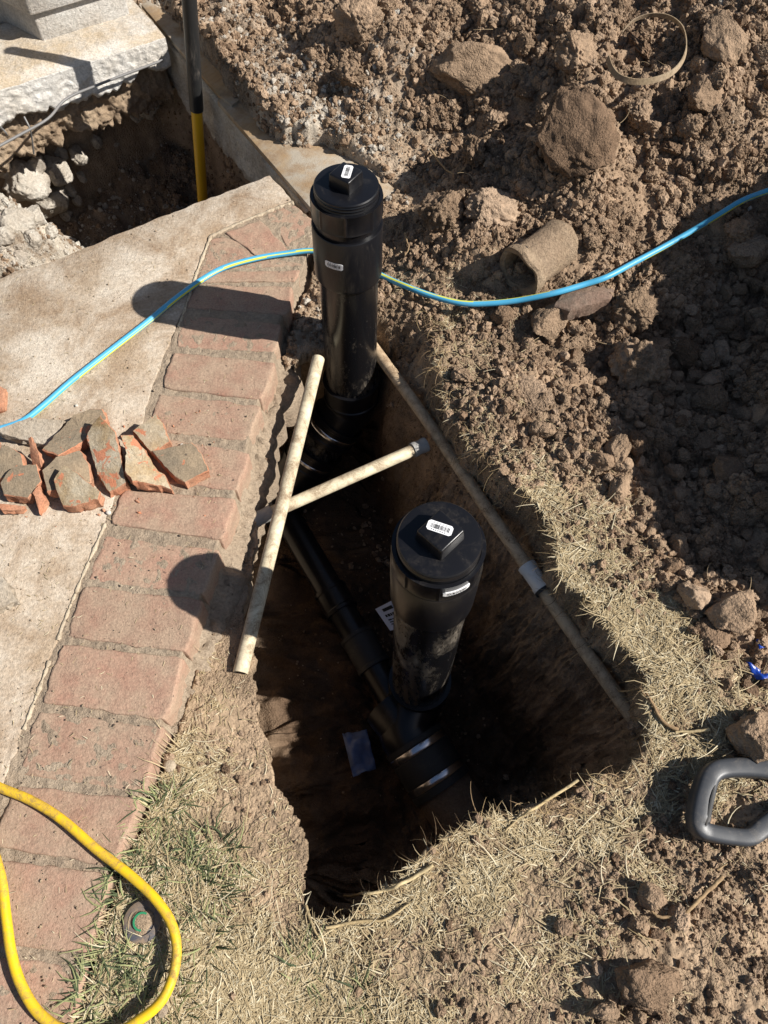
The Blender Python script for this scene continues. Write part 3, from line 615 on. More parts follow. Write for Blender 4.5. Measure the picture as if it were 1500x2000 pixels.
# ------------------------------------------------------------------ black cleanout pipes
def sticker(name, c, nrm, along, w, h, parent, label=None, curve=0.0):
    """small white barcode label lying on a surface; bars are flat print"""
    n = Vector(nrm).normalized(); a = (Vector(along)-n*Vector(along).dot(n)).normalized(); b = n.cross(a); c = Vector([float(v) for v in c])
    def at(u, v, o): 
        if curve: 
            th = u/curve; return c+a*(curve*math.sin(th))+b*v+n*(curve*(math.cos(th)-1)+o)
        return c+a*u+b*v+n*o
    V, Fs, mi = [], [], []
    nseg = 12; r = min(w, h)*.18; cols = []
    for i in range(nseg+1):
        u = -w/2+w*i/nseg; e = max(0, abs(u)-(w/2-r)); hh = h/2-(r-math.sqrt(max(r*r-e*e, 0))); cols.append((u, hh))
    for u, hh in cols: V += [at(u, -hh, .0004), at(u, hh, .0004), at(u, -hh, -.001), at(u, hh, -.001)]
    for i in range(nseg):
        q = 4*i; Fs.append((q, q+4, q+5, q+1)); Fs.append((q+2, q+6, q+4, q)); Fs.append((q+1, q+5, q+7, q+3)); mi += [0, 0, 0]
    x = -w*.36; r_ = random.Random(int(w*1e6)+len(name))
    while x < w*.36:
        bw = w*r_.choice([.012, .02, .03]); o_ = len(V)
        V += [at(x, -h*.22, .0006), at(x+bw, -h*.22, .0006), at(x+bw, h*.22, .0006), at(x, h*.22, .0006)]; Fs.append((o_, o_+1, o_+2, o_+3)); mi.append(1); x += bw+w*r_.choice([.012, .02, .03])
    for row, (y0, n_) in enumerate([(-.36, 7), (.34, 5)]):
        for i in range(n_):
            x = -w*.3+w*.6*i/n_; o_ = len(V); V += [at(x, h*y0-h*.04, .0006), at(x+w*.04, h*y0-h*.04, .0006), at(x+w*.04, h*y0+h*.05, .0006), at(x, h*y0+h*.05, .0006)]; Fs.append((o_, o_+1, o_+2, o_+3)); mi.append(1)
    o = mesh(name, V, Fs, [M_paper, M_ink], parent, False, mi)
    if label: o['label'] = label
    return o
def square_head(name, base, axis, s, hgt, rot, parent):
    bm = bmesh.new(); m = frame(axis); 
    R0 = Matrix.Rotation(rot, 3, 'Z')
    for z_, k in ((0, 1.0), (hgt, .93)):
        for a in range(4):
            v = R0 @ Vector((s*k*math.cos(a*math.pi/2), s*k*math.sin(a*math.pi/2), z_)); v = m @ v; bm.verts.new((base[0]+v.x, base[1]+v.y, base[2]+v.z))
    bm.verts.ensure_lookup_table(); v = bm.verts
    for i in range(4): bm.faces.new((v[i], v[(i+1) % 4], v[4+(i+1) % 4], v[4+i]))
    bm.faces.new((v[4], v[5], v[6], v[7])); bmesh.ops.recalc_face_normals(bm, faces=bm.faces)
    bmesh.ops.bevel(bm, geom=[e for e in bm.edges if not e.is_boundary], offset=.0025, segments=3, affect='EDGES', profile=.5)
    return auto(bm_obj(name, bm, [M_abs], parent), 30)
def flats(nf, ph, depth):
    def f(a, r, h):
        k = ((a-ph) % (2*math.pi/nf))/(2*math.pi/nf)
        return r*(1-depth*(1 if .06 < k < .94 else 0))
    return f
def cleanout(top, bot, zc, ring, groove, hub_h, head_rot, label, head_s, rp_=.0528):
    """top: centre of the collar's upper rim, bot: bottom of the straight pipe"""
    top = np.array(top); bot = np.array(bot); ax = (top-bot)/np.linalg.norm(top-bot); L = np.linalg.norm(top-bot)
    root = tag(empty('cleanout_pipe', bot), label, 'pipe', 'black cleanout pipes'); at = lambda d: top-ax*d
    # pipe
    lathe('riser', [(rp_, 0), (rp_, L-.05), (.050, L-.05)], bot, ax, M_absr, root, 64)
    # hub
    hb = .16; gt = ring+groove
    lathe('hub', [(rp_, 0), (.0582, .0015), (.0590, .004), (.0592, .008), (.0592, hb-gt-.002), (.0578, hb-gt), (.053, hb-gt)], at(hb), ax, M_abs, root, 64)
    # adapter collar with wrench flats
    lathe('collar', [(.054, -groove-.004), (.0545, -.003), (.0560, -.002), (.0583, 0), (.0585, .004), (.0585, ring-.003), (.0578, ring), (.0525, ring), (.0515, ring-.006)], at(ring), ax, M_abs, root, 160, rad=lambda a, r, h: r*(1-.03*(1 if (r > .0581 and ((a*8/(2*math.pi)) % 1) > .05 and .003 < h < ring-.002) else 0)))
    # threaded plug
    pr = []
    for k in range(4): pr += [(.0505, -.008+.0055*k), (.0518, -.0055+.0055*k), (.0505, -.003+.0055*k)]
    plug = lathe('plug', pr+[(.0515, .0135), (.0515, .0155), (.0500, .0175), (.046, .0180), (.0, .0180)], top, ax, M_abs, root, 72)
    hp = top+ax*.018
    square_head('wrench_head', hp, ax, head_s, .021, head_rot, plug)
    return root, plug, top, ax, hp
B1 = U(683, 648, 0)
cl1, plug1, top1, ax1, hp1 = cleanout((B1[0]+.002, B1[1]-.001, .315), (B1[0], B1[1], -.16), 0, .036, .016, .16, math.radians(-80), 'taller black cleanout pipe beside the brick edging, wide hub under its square plug', .0285)
cl2, plug2, top2, ax2, hp2 = cleanout((.0815, .4025, .29), (.0965, .415, -.34), 0, .040, .003, .16, math.radians(-90), 'black cleanout pipe in the middle of the trench near the straw covered edge', .0305, .0537)
# barcode labels
sticker('barcode_label', hp1+ax1*.0212+np.array([.002, .0, 0]), ax1, (.18, 1, 0), .030, .014, plug1)
sticker('barcode_label', hp2+ax2*.0212+np.array([-.001, .003, 0]), ax2, (1, -.38, 0), .031, .0135, plug2)
def on_side(top, ax, r, d, az): 
    a = math.radians(az); n = Vector((math.cos(a), math.sin(a), 0)); n = (n-Vector(ax)*n.dot(Vector(ax))).normalized()
    return top-ax*d+np.array(n)*r, n, Vector(ax).cross(n)
c, n_, al = on_side(top1, ax1, .0592, .098, -112); sticker('barcode_label', c, n_, tuple(al), .033, .013, cl1, None, .0592)
c, n_, al = on_side(top2, ax2, .0578, .021, -68); sticker('barcode_label', c, n_, tuple(al), .036, .0105, cl2, None, .0578)
def fitting(name, pts, r, m, parent, n=40):
    return tube(name, catmull(np.array(pts), 8), r, [m], parent, n)
def ringed(name, a, b, r, m, parent, lip=.003, n=48):
    """socket with a raised rim at both ends"""
    a = np.array(a); b = np.array(b); L = np.linalg.norm(b-a)
    return lathe(name, [(r*.85, 0), (r+lip, 0), (r+lip, .008), (r, .010), (r, L-.010), (r+lip, L-.008), (r+lip, L), (r*.85, L)], a, b-a, m, parent, n)
def band(name, c, d, r, w, parent):
    d = np.array(d)/np.linalg.norm(d); c = np.array(c)
    o = lathe(name, [(r-.003, 0), (r, 0), (r+.0008, w*.12), (r+.0008, w*.88), (r, w), (r-.003, w)], c-d*w/2, d, M_steel, parent, 56)
    return o
# fittings below the taller pipe
e0_ = np.array([B1[0], B1[1], -.145]); 
ringed('collar', e0_+[0, 0, -.055], e0_+[0, 0, .004], .0575, M_abs, cl1, .0028)
d45 = np.array([-.053, -.030, -.075]); d45 = d45/np.linalg.norm(d45)
p0 = e0_+[0, 0, -.03]; p1 = p0+[-.004, -.003, -.05]; p2 = p1+d45*.09; p3 = p2+d45*.11
fitting('elbow', [p0, p1, p1+d45*.03, p2], .057, M_abs, cl1)
ringed('socket', p2-d45*.045, p2+d45*.006, .060, M_abs, cl1)
lathe('stub', [(.05, 0), (.0528, 0), (.0528, .08)], p2, d45, M_absr, cl1, 48)
ringed('wye_socket', p2+d45*.045, p2+d45*.10, .0605, M_abs, cl1)
band('steel_band', p2-d45*.02, d45, .0612, .010, cl1); band('steel_band', p2+d45*.072, d45, .0618, .008, cl1)
p4 = p2+d45*.19
fitting('wye_body', [p2+d45*.08, p2+d45*.14, p4+[-.02, -.02, -.05], p4+[-.03, -.05, -.12]], .058, M_abs, cl1)
# narrower drain pipe along the trench bottom
da = U(535, 965, -.42); db = U(788, 1400, -.465); dp = tag(empty('drain_pipe', da), 'narrow black drain pipe lying along the dark trench bottom', 'pipe')
pipe('pipe_length', da, db, .032, .004, M_abs, dp, 36)
dd_ = (db-da)/np.linalg.norm(db-da); Ld_ = np.linalg.norm(db-da)
ringed('coupling', da+dd_*Ld_*.46, da+dd_*Ld_*.56, .0365, M_abs, dp, .0015)
ringed('coupling', da+dd_*Ld_*.66, da+dd_*Ld_*.80, .0365, M_rubber, dp, .0015)
# fittings below the nearer pipe
q0 = np.array([.0965, .415, -.34])
ringed('collar', q0+[.001, .001, -.055], q0+[0, 0, .012], .0585, M_abs, cl2, .0028)
ba = U(817, 1462, -.42); bb = U(856, 1525, -.43); bd = (bb-ba)/np.linalg.norm(bb-ba)
fitting('wye_body', [q0+[0, 0, -.02], q0+[.002, -.004, -.06], ba-bd*.045, ba+bd*.01], .056, M_abs, cl2)
fitting('wye_body', [ba-bd*.09+[-.01, .01, -.01], ba-bd*.05, ba-bd*.01], .054, M_abs, cl2)
rc = lathe('rubber_coupling', [(.05, 0), (.063, 0), (.063, .010), (.0615, .012), (.0615, .028), (.063, .030), (.063, .075), (.0615, .077), (.0615, .093), (.063, .095), (.063, .108), (.05, .108)], ba-bd*.02, bd, M_rubber, cl2, 56)
band('steel_band', ba, bd, .0628, .014, rc); band('steel_band', ba+bd*.065, bd, .0628, .014, rc)
pipe('clay_length', ba+bd*.07, ba+bd*.34, .057, .012, M_clay, cl2, 44)

# ------------------------------------------------------------------ PVC pipes
def labelled(o, l, c, g=None): return tag(o, l, c, g)
a = G(626, 690, .012); b = U(473, 1300, -.052)
a = U(622, 700, -.018)
sp = labelled(empty('pvc_pipe', b), 'dirty cream plastic pipe leaning lengthwise along the trench edge beside the bricks', 'pipe', 'loose cream plastic pipes')
d_ = a-b; pipe('pipe_length', b-d_*.02, a+d_*.0, .0122, .002, M_pvc, sp, 24, 24)
a2 = U(506, 1012, -.075); b2 = U(832, 868, -.085); d_ = b2-a2
sp2 = labelled(empty('pvc_pipe', a2), 'cream plastic pipe with grey end couplings lying across the trench under the other', 'pipe', 'loose cream plastic pipes')
pipe('pipe_length', a2+d_*.02, b2-d_*.02, .0116, .002, M_pvc, sp2, 24, 24)
ringed('coupling', a2-d_*.03, a2+d_*.07, .0134, M_pvcg, sp2, .0012, 28); ringed('coupling', b2-d_*.085, b2, .0134, M_pvcg, sp2, .0012, 28)
c0 = U(728, 676, -.075); c1 = U(1262, 1437, -.075); d_ = c1-c0
cd = labelled(empty('water_pipe', c0), 'long soil stained water pipe running along the right wall of the trench', 'pipe')
mid_ = [c0-d_*.06, c0, c0+d_*.25+np.array([.004, .004, -.004]), c0+d_*.5, c0+d_*.58, c0+d_*.8+np.array([-.003, 0, .002]), c1+d_*.02]
tube('pipe_length', catmull(np.array(mid_), 10), .0117, [M_pvcd], cd, 22)
cc = U(1044, 1127, -.075); dn_ = d_/np.linalg.norm(d_)
ringed('white_coupling', cc-dn_*.025, cc+dn_*.026, .0155, M_pvcw, cd, .0012, 30)
lathe('dark_ring', [(.012, 0), (.0165, 0), (.0165, .006), (.012, .006)], cc+dn_*.026, dn_, M_rubber, cd, 30)

# ------------------------------------------------------------------ hoses
def surf(px, py, up_): return G(px, py, up_)
bl = [(-700,960,.008),(-350,930,.008),(-140,875,.008),(-40,850,.007),(0,838,.006),(45,822,.006),(85,792,.006),(140,744,.006),(215,685,.006),(290,627,.006),(345,582,.006),(395,546,.006),(440,522,.006),(500,505,.006),(560,495,.006),(615,490,.008),(680,503,.03),(745,538,.018),(800,562,.02),(850,580,.022),(900,592,.02),(950,593,.02),(1010,587,.02),(1080,573,.025),(1140,556,.025),(1185,541,.02),(1240,512,.022),(1300,480,.022),(1350,452,.022),(1400,422,.022),(1450,392,.022),(1500,373,.022),(1570,350,.02),(1680,330,.02),(1860,300,.02),(2060,290,.02)]
bp = []
for px, py, u_ in bl:
    if px < 600: bp.append(U(px, py, u_))
    else:
        z0 = 0.0
        if px < 760: bp.append(U(px, py, .010)); continue
        p = G(px, py); k9 = np.linspace(-.022, .022, 7); zz = max(float(gz(p[0]+a_, p[1]+b_)) for a_ in k9 for b_ in k9)+.004; bp.append(np.array([p[0], p[1], zz]))
bp = np.array(bp)
for _ in range(1): bp[18:-1, 2] = np.maximum(bp[18:-1, 2], .25*bp[17:-2, 2]+.5*bp[18:-1, 2]+.25*bp[19:, 2])
def fix(P, src):      # keep each point on its own sight line after smoothing the heights
    return np.array([U(s[0], s[1], p[2]) for p, s in zip(P, src)])
bp = fix(bp, bl); bpc = catmull(bp, 12)
def stripes(i, j):
    a = (j+i*.035) % 18; return 1 if (a < 1.6 or 9 <= a < 10.6) else 0
tag(tube('garden_hose', bpc, .0058, [M_blue, M_lime_st], None, 18, True, stripes), 'blue garden hose with yellow green stripes crossing the slab and spoil', 'hose')
yl = [(-900,1500,.0105),(-500,1420,.0105),(-170,1470,.0105),(-80,1502,.011),(0,1538,.0105),(60,1563,.0105),(120,1600,.0105),(190,1660,.0105),(250,1706,.012),(300,1752,.014),(333,1800,.014),(345,1850,.014),(338,1905,.014),(315,1955,.013),(275,1990,.012),(215,2022,.0105),(140,2018,.0105),(80,1983,.0105),(42,1925,.0105),(22,1860,.0105),(12,1790,.0105),(0,1705,.0105),(-30,1630,.0105),(-90,1560,.0105),(-190,1525,.0105),(-450,1500,.0105),(-900,1600,.0105)]
yp = []
for px, py, u_ in yl:
    zz = max(0.0, float(G(px, py)[2]) if px > 200 and py > 1640 else 0.0); yp.append(U(px, py, zz+u_))
tag(tube('yellow_hose', catmull(np.array(yp), 12), .0063, [M_yel], None, 18), 'scuffed yellow hose looping over the bricks and round the lawn sprinkler', 'hose')

# ------------------------------------------------------------------ sprinkler
sc = G(282, 1800, .004); sr = empty('sprinkler', sc); tag(sr, 'round dusty pop-up lawn sprinkler with a green ring inside the yellow hose loop', 'sprinkler')
lathe('body', [(.0, -.03), (.024, -.03), (.025, .004), (.0245, .006), (.021, .0075), (.0165, .0078), (.0160, .006), (.0, .006)], sc, (0, 0, 1), M_lid, sr, 48)
V, Fs = [], []
na = 40
for i in range(na+1):
    a = math.radians(60+215*i/na)
    for r_, h_ in ((.0085, .0062), (.0088, .0095), (.0112, .0095), (.0115, .0062)): V.append((sc[0]+r_*math.cos(a), sc[1]+r_*math.sin(a), sc[2]+h_))
for i in range(na):
    for k in range(3): Fs.append((4*i+k, 4*i+k+1, 4*i+k+5, 4*i+k+4))
Fs += [(0, 1, 2, 3), (4*na+3, 4*na+2, 4*na+1, 4*na)]
auto(mesh('green_ring', V, Fs, [M_green], sr), 30)
lathe('soil_fill', [(.016, .0060), (.0125, .0085), (.006, .0093), (0, .009)], sc, (0, 0, 1), M_mud, sr, 24, rad=lambda a, r, h: r*(.9+.1*math.sin(3*a)))

# ------------------------------------------------------------------ bar standing in the hole by the house
zt_ = .22; b0 = U(396, 392, -.30); t0_ = U(369, -10, zt_); dv = t0_-b0
bar = tag(empty('digging_bar', b0), 'black and yellow handled tool standing upright in the hole by the footing', 'tool')
k_ = None
best = 9
for k in np.linspace(0, 1, 200):
    p = b0+dv*k; c = (p-np.array([0, 0, CH])) @ RW; py = 1000-F*c[1]/-c[2]
    if abs(py-215) < best: best = abs(py-215); k_ = k
jn = b0+dv*k_
lathe('yellow_shaft', [(.0138, -.12), (.0138, float(np.linalg.norm(jn-b0)))], b0, dv, M_yelbar, bar, 28)
lathe('black_sleeve', [(.0135, -.001), (.0165, 0), (.0168, .004), (.0168, float(np.linalg.norm(dv)*1.5-np.linalg.norm(jn-b0)))], jn, dv, M_blkbar, bar, 32)

# ------------------------------------------------------------------ D handle of a shovel
dh = G(1440, 1570)
def DH(px, py, dz): 
    p = U(px, py, dh[2]+dz); return p
sh = tag(empty('shovel', dh), 'scuffed dark grey D shaped shovel handle lying on the straw', 'shovel')
def ribbon_tube(name, pts, wy, wz, m, parent, n=20, pw=2.6):
    """rounded-rectangle section swept along a path lying near the ground"""
    P = catmull(np.array(pts), 8); V, Fs = [], []; k = len(P)
    wy = np.interp(np.linspace(0, 1, k), np.linspace(0, 1, len(wy)), wy); wz = np.interp(np.linspace(0, 1, k), np.linspace(0, 1, len(wz)), wz)
    for i, p in enumerate(P):
        t = P[min(i+1, k-1)]-P[max(i-1, 0)]; t /= np.linalg.norm(t); s = np.cross(t, [0, 0, 1.0]); s /= np.linalg.norm(s); u_ = np.cross(s, t)
        for j in range(n):
            a = 2*math.pi*j/n; ca, sa = math.cos(a), math.sin(a)
            V.append(p+s*wy[i]*math.copysign(abs(ca)**(2/pw), ca)+u_*wz[i]*math.copysign(abs(sa)**(2/pw), sa))
    for i in range(k-1):
        for j in range(n): c_ = (j+1) % n; Fs.append((i*n+j, i*n+c_, (i+1)*n+c_, (i+1)*n+j))
    Fs += [tuple(range(n-1, -1, -1)), tuple((k-1)*n+j for j in range(n))]
    return auto(mesh(name, V, Fs, [m], parent), 40)
hz = .022
ribbon_tube('grip_loop', [DH(1640,1545,hz+.02), DH(1560,1515,hz+.015), DH(1480,1501,hz+.01), DH(1415,1501,hz+.008), DH(1386,1515,hz+.006), DH(1372,1550,hz), DH(1363,1595,hz), DH(1366,1616,hz), DH(1385,1626,hz), DH(1430,1634,hz), DH(1465,1634,hz), DH(1495,1612,hz), DH(1540,1590,hz+.004), DH(1640,1570,hz+.018)],
            [.0125, .0125, .013, .013, .0135, .0145, .0145, .013, .0115, .011, .0115, .013, .015, .016], [.010, .010, .011, .012, .015, .017, .017, .014, .011, .010, .010, .011, .012, .012], M_grip, sh, 24, 3.6)
ribbon_tube('grip_seam', [DH(1397,1530,hz+.0175), DH(1390,1560,hz+.0165), DH(1383,1595,hz+.0155), DH(1379,1612,hz+.014)], [.0012, .0025, .0025, .0012], [.001, .0014, .0014, .001], M_rubber, sh, 8)
tube('shaft', [DH(1620,1556,hz+.02), DH(1900,1540,hz+.05), DH(2600,1500,hz+.03)], .017, [M_wood], sh, 20)

# ------------------------------------------------------------------ things lying about
# strap hoop on the spoil heap
hc = [(1213,66),(1235,42),(1268,30),(1305,33),(1332,53),(1341,85),(1335,115),(1315,140),(1283,155),(1245,160),(1212,152),(1195,135),(1187,112)]
zc_ = float(G(1265, 100)[2])+.06
Hp = catmull(np.array([U(px, py, zc_+.012*math.sin(i*.5)) for i, (px, py) in enumerate(hc)]), 6); V, Fs = [], []; k = len(Hp)
for i, p in enumerate(Hp):
    t = Hp[min(i+1, k-1)]-Hp[max(i-1, 0)]; t /= np.linalg.norm(t); s = np.cross(t, [0, 0, 1.0]); s /= np.linalg.norm(s); lean = .35
    u_ = np.array([0, 0, 1.0])*math.cos(lean)+s*math.sin(lean)
    for a_, b_ in ((-.0009, -.0052), (.0009, -.0052), (.0009, .0052), (-.0009, .0052)): V.append(p+s*a_+u_*b_)
for i in range(k-1):
    for j in range(4): c_ = (j+1) % 4; Fs.append((4*i+j, 4*i+c_, 4*i+4+c_, 4*i+4+j))
Fs += [(3, 2, 1, 0), (4*k-4, 4*k-3, 4*k-2, 4*k-1)]
tag(auto(mesh('strap_hoop', V, Fs, [M_strap]), 40), 'open hoop of thin tan metal strap resting on the spoil heap', 'strap')
# mud caked pipe fragment
pf = G(1050, 500); fr_ = tag(empty('pipe_fragment', pf), 'short mud caked piece of old pipe lying below the hose bend', 'pipe')
pa = U(1014, 530, pf[2]+.006); pb = U(1094, 474, pf[2]+.012); pdv = pb-pa; Lp = float(np.linalg.norm(pdv)); wob = lambda a, r, h: r*(1+.03*math.sin(3*a+1)+.02*math.sin(7*a+h*60)+(.05*math.sin(2*a+.6) if h < .003 else 0))
lathe('pipe_wall', [(.036, Lp*.9), (.036, .006), (.038, .0), (.0475, -.003), (.050, .004), (.049, .014), (.0455, .018), (.0445, Lp*.5), (.045, Lp*.8), (.047, Lp*.86), (.047, Lp), (.036, Lp)], pa, pdv, M_mud, fr_, 72, rad=wob)
fo_ = [o for o in fr_.children][0]
for v in fo_.data.vertices:
    q_ = v.co-Vector([float(c_) for c_ in pa]); q3 = v.co*38; k3 = mnoise.noise(q3)*.5+mnoise.noise(q3*2.7)*.3+mnoise.noise(q3*7)*.15
    v.co += q_.normalized()*.0035*k3+Vector([float(c_) for c_ in pdv/Lp])*(.010*mnoise.noise(v.co*22))
tube('rubber_seal', catmull(np.array([pa+pdv*.12+np.array(frame(pdv) @ Vector((.0475*math.cos(t_), .0475*math.sin(t_), 0))) for t_ in np.linspace(.2, 4.6, 14)]), 3), .0028, [M_rubber], fr_, 8)

for k_, (u_, a_, r_) in enumerate([(.5, 1.2, .020), (.75, .6, .016), (.35, 2.0, .014), (.85, 1.9, .015)]):
    bm = bmesh.new(); bmesh.ops.create_icosphere(bm, subdivisions=3, radius=r_); c_ = pa+pdv*u_+np.array(frame(pdv) @ Vector((.043*math.cos(a_), .043*math.sin(a_), 0)))
    for v in bm.verts: v.co = v.co*(1+.45*mnoise.noise(v.co*60+Vector((k_*9, 0, 0)))+.2*mnoise.noise(v.co*170)); v.co.z *= .55; v.co += Vector([float(q_) for q_ in c_])
    bm_obj('mud_lump', bm, [M_mud], fr_)
def rough_solid(name, outline, th, m_top, m_side, tilt=(0, 0), seed=0, z0=0.0, parent=None, bulge=.0, lift=0.0):
    """broken slab: irregular outline with real thickness, worn face above, broken sides"""
    P = np.array(outline); c = P.mean(0); r_ = random.Random(seed); pts = []
    for i in range(len(P)):
        a, b = P[i], P[(i+1) % len(P)]; n = max(1, int(np.linalg.norm(b-a)/.006))
        for j in range(n):
            q = a+(b-a)*j/n; pts.append(q+np.array([r_.uniform(-1, 1), r_.uniform(-1, 1)])*(.0011 if n > 1 else 0))
    pts = np.array(pts); n = len(pts); V, Fs, mi = [], [], []
    def zt(q): return z0+lift+tilt[0]*(q[0]-c[0])+tilt[1]*(q[1]-c[1])
    layers = [(1.0, 0, th), (1.0, .0006, th*.93), (1.0, .0022, th*.65), (1.0, .0024, th*.35), (.98, .0016, th*.12), (.95, 0, 0)]
    V.append((c[0], c[1], zt(c)+th+bulge)); 
    for i in range(n): q = c+(pts[i]-c)*.55; V.append((q[0], q[1], zt(q)+th+bulge*.7+r_.uniform(-.0007, .0007)))
    for i in range(n): q = c+(pts[i]-c)*.965; V.append((q[0], q[1], zt(q)+th+r_.uniform(-.0005, .0005)))
    for s, jit, h in layers[1:]:
        for i in range(n):
            q = c+(pts[i]-c)*s; V.append((q[0]+r_.uniform(-jit, jit), q[1]+r_.uniform(-jit, jit), zt(q)+h+r_.uniform(-jit, jit)*.5))
    for i in range(n):
        j = (i+1) % n; Fs.append((0, 1+i, 1+j)); mi.append(0); Fs.append((1+i, 1+n+i, 1+n+j, 1+j)); mi.append(0)
        for l in range(1, len(layers)):
            o1 = 1+n*l; o2 = 1+n*(l+1); Fs.append((o1+i, o2+i, o2+j, o1+j)); mi.append(1)
    Fs.append(tuple(1+n*len(layers)+i for i in range(n-1, -1, -1))); mi.append(1)
    o = mesh(name, V, Fs, [m_top, m_side], parent, True, mi); return auto(o, 28)
def pw(pts, z=0.0): return [U(p[0], p[1], z)[:2] for p in pts]
SH = [
 ('roof_tile_shard', [(85,891),(146,814),(180,800),(206,801),(215,824),(160,880),(118,904)], .013, M_tile, M_terra, (.1,-.25), .006, 'long curved grey faced tile shard at the back of the heap'),
 ('roof_tile_shard', [(177,868),(190,852),(211,838),(239,866),(251,950),(211,963),(190,930)], .016, M_tile2, M_terra, (.25,.2), .010, 'tall pointed tile shard standing mid heap with ochre face'),
 ('roof_tile_shard', [(260,849),(285,836),(312,823),(324,838),(334,868),(298,887)], .015, M_tile2, M_terra, (.1,.15), .004, 'small ochre faced shard at the far right corner of the heap'),
 ('roof_tile_shard', [(244,868),(267,864),(290,892),(315,929),(325,930),(336,957),(318,953),(262,951),(250,935),(252,900)], .017, M_tile2, M_terra, (-.15,-.1), .003, 'jagged orange shard with a white crusted face and pointed tip'),
 ('roof_tile_shard', [(298,891),(340,884),(381,875),(400,895),(411,921),(385,932),(360,944),(330,925)], .014, M_tile, M_terra, (.05,.12), .003, 'grooved grey shard resting on the brick at the right end of the heap'),
 ('roof_tile_shard', [(90,934),(120,908),(166,889),(178,910),(177,939),(149,956),(94,967)], .014, M_tile, M_terra, (-.2,.1), .004, 'broad dark grey shard behind the orange edged one'),
 ('roof_tile_shard', [(112,952),(142,930),(170,948),(205,970),(198,981),(149,991),(121,991)], .016, M_tile2, M_terra, (.1,.35), .008, 'olive faced shard with a bright orange broken edge at the front of the heap'),
 ('roof_tile_shard', [(3,950),(18,934),(38,922),(60,920),(83,918),(88,948),(55,977),(7,969)], .014, M_tile, M_terra, (.1,.1), .006, 'grey faced shard with orange rim at the front left of the heap'),
 ('roof_tile_shard', [(64,900),(70,876),(76,876),(86,901),(84,921),(66,918)], .012, M_terra, M_terra, (.5,.6), .012, 'thin upright splinter of orange tile'),
 ('roof_tile_shard', [(68,967),(83,953),(88,977),(73,998)], .011, M_terra, M_terra, (0,.2), .002, 'thin pointed orange splinter lying below the grey faced shard'),
 ('roof_tile_shard', [(-14,872),(25,880),(48,894),(52,918),(20,934),(-14,944)], .014, M_tile, M_terra, (.1,0), .004, 'grey shard with an orange stripe at the left end of the heap'),
 ('concrete_fragment', [(-5,845),(30,832),(62,821),(128,824),(118,850),(104,873),(55,862),(3,852)], .016, M_grey, M_grey, (.02,.05), .002, 'pale grey slab fragment lying against the blue hose'),
 ('roof_tile_shard', [(-8,984),(20,984),(48,986),(40,992),(0,997)], .008, M_terra, M_terra, (0,.1), .001, 'flat sliver of orange tile lying below the heap'),
 ('roof_tile_shard', [(-14,770),(2,756),(12,759),(7,778),(4,792),(-10,796)], .007, M_terra, M_terra, (0,.1), .002, 'lone orange tile piece on the slab above the hose'),
 ('concrete_fragment', [(-20,1120),(8,1128),(22,1148),(31,1172),(10,1182),(-20,1196)], .014, M_grey, M_grey, (0,.05), .001, 'grey tile fragment alone on the slab by the brick joint'),
]
for i, (nm, pts, th, mt, ms, tl, lf, lb) in enumerate(SH):
    tl = (tl[0]*1.3-.12, tl[1]*1.3+.22); th = th*(1.75 if 'tile' in nm else 1.2); lf = lf+.003
    o = rough_solid(nm, pw([tuple(np.mean(pts, 0)*.05+np.array(p_)*.95) for p_ in pts], .02), th, mt, ms, tl, 40+i, 0.0, None, .001, lf)
    tag(o, lb, 'tile shard' if 'tile' in nm else 'fragment', 'broken tile shards on the patio' if 'tile' in nm else None)
# splinter of orange on top of the left shard, white pebbles
def pebble(px, py, r, label, m, name='pebble', dz=0.0, grp=None):
    p = G(px, py) if px > 480 or py < 300 else U(px, py, dz); me = None
    bm = bmesh.new(); bmesh.ops.create_icosphere(bm, subdivisions=2, radius=r)
    for v in bm.verts: v.co *= 1+.22*mnoise.noise(v.co*(.9/r)+Vector((px, py, 0)))
    for v in bm.verts: v.co.z *= .75
    for v in bm.verts: v.co += Vector((p[0], p[1], p[2]+r*.45))
    return tag(bm_obj(name, bm, [m]), label, 'stone', grp)
M_peb, _, _ = mat('white_pebble', (.50, .46, .40), .85)
pebble(356, 871, .0042, 'small white pebble on the brick beside the tile shards', M_peb)
pebble(213, 1002, .0045, 'small white pebble on the mortar joint below the tile shards', M_peb)
pebble(150, 793, .0032, 'tiny white pebble on the slab beside the blue hose', M_peb)
pebble(318, 1974, .0075, 'white snail like pebble touching the end of the yellow hose', M_mortar, 'pebble', -.008)
pebble(333, 1497, .010, 'pale stone in the dry grass beside the brick edge', M_cream, 'stone', -.045)
# dark cracked cobble under the hose
cz = G(1140, 590)[2]
tag(rough_solid('cobblestone', [U(p[0], p[1], cz+.02)[:2] for p in [(1080,600),(1100,572),(1140,556),(1180,555),(1198,572),(1190,590),(1150,602),(1110,612)]], .030, M_stone, M_stone, (.05,-.1), 77, cz-.004, None, .006), 'rounded grey cobblestone tucked under the blue hose', 'stone')
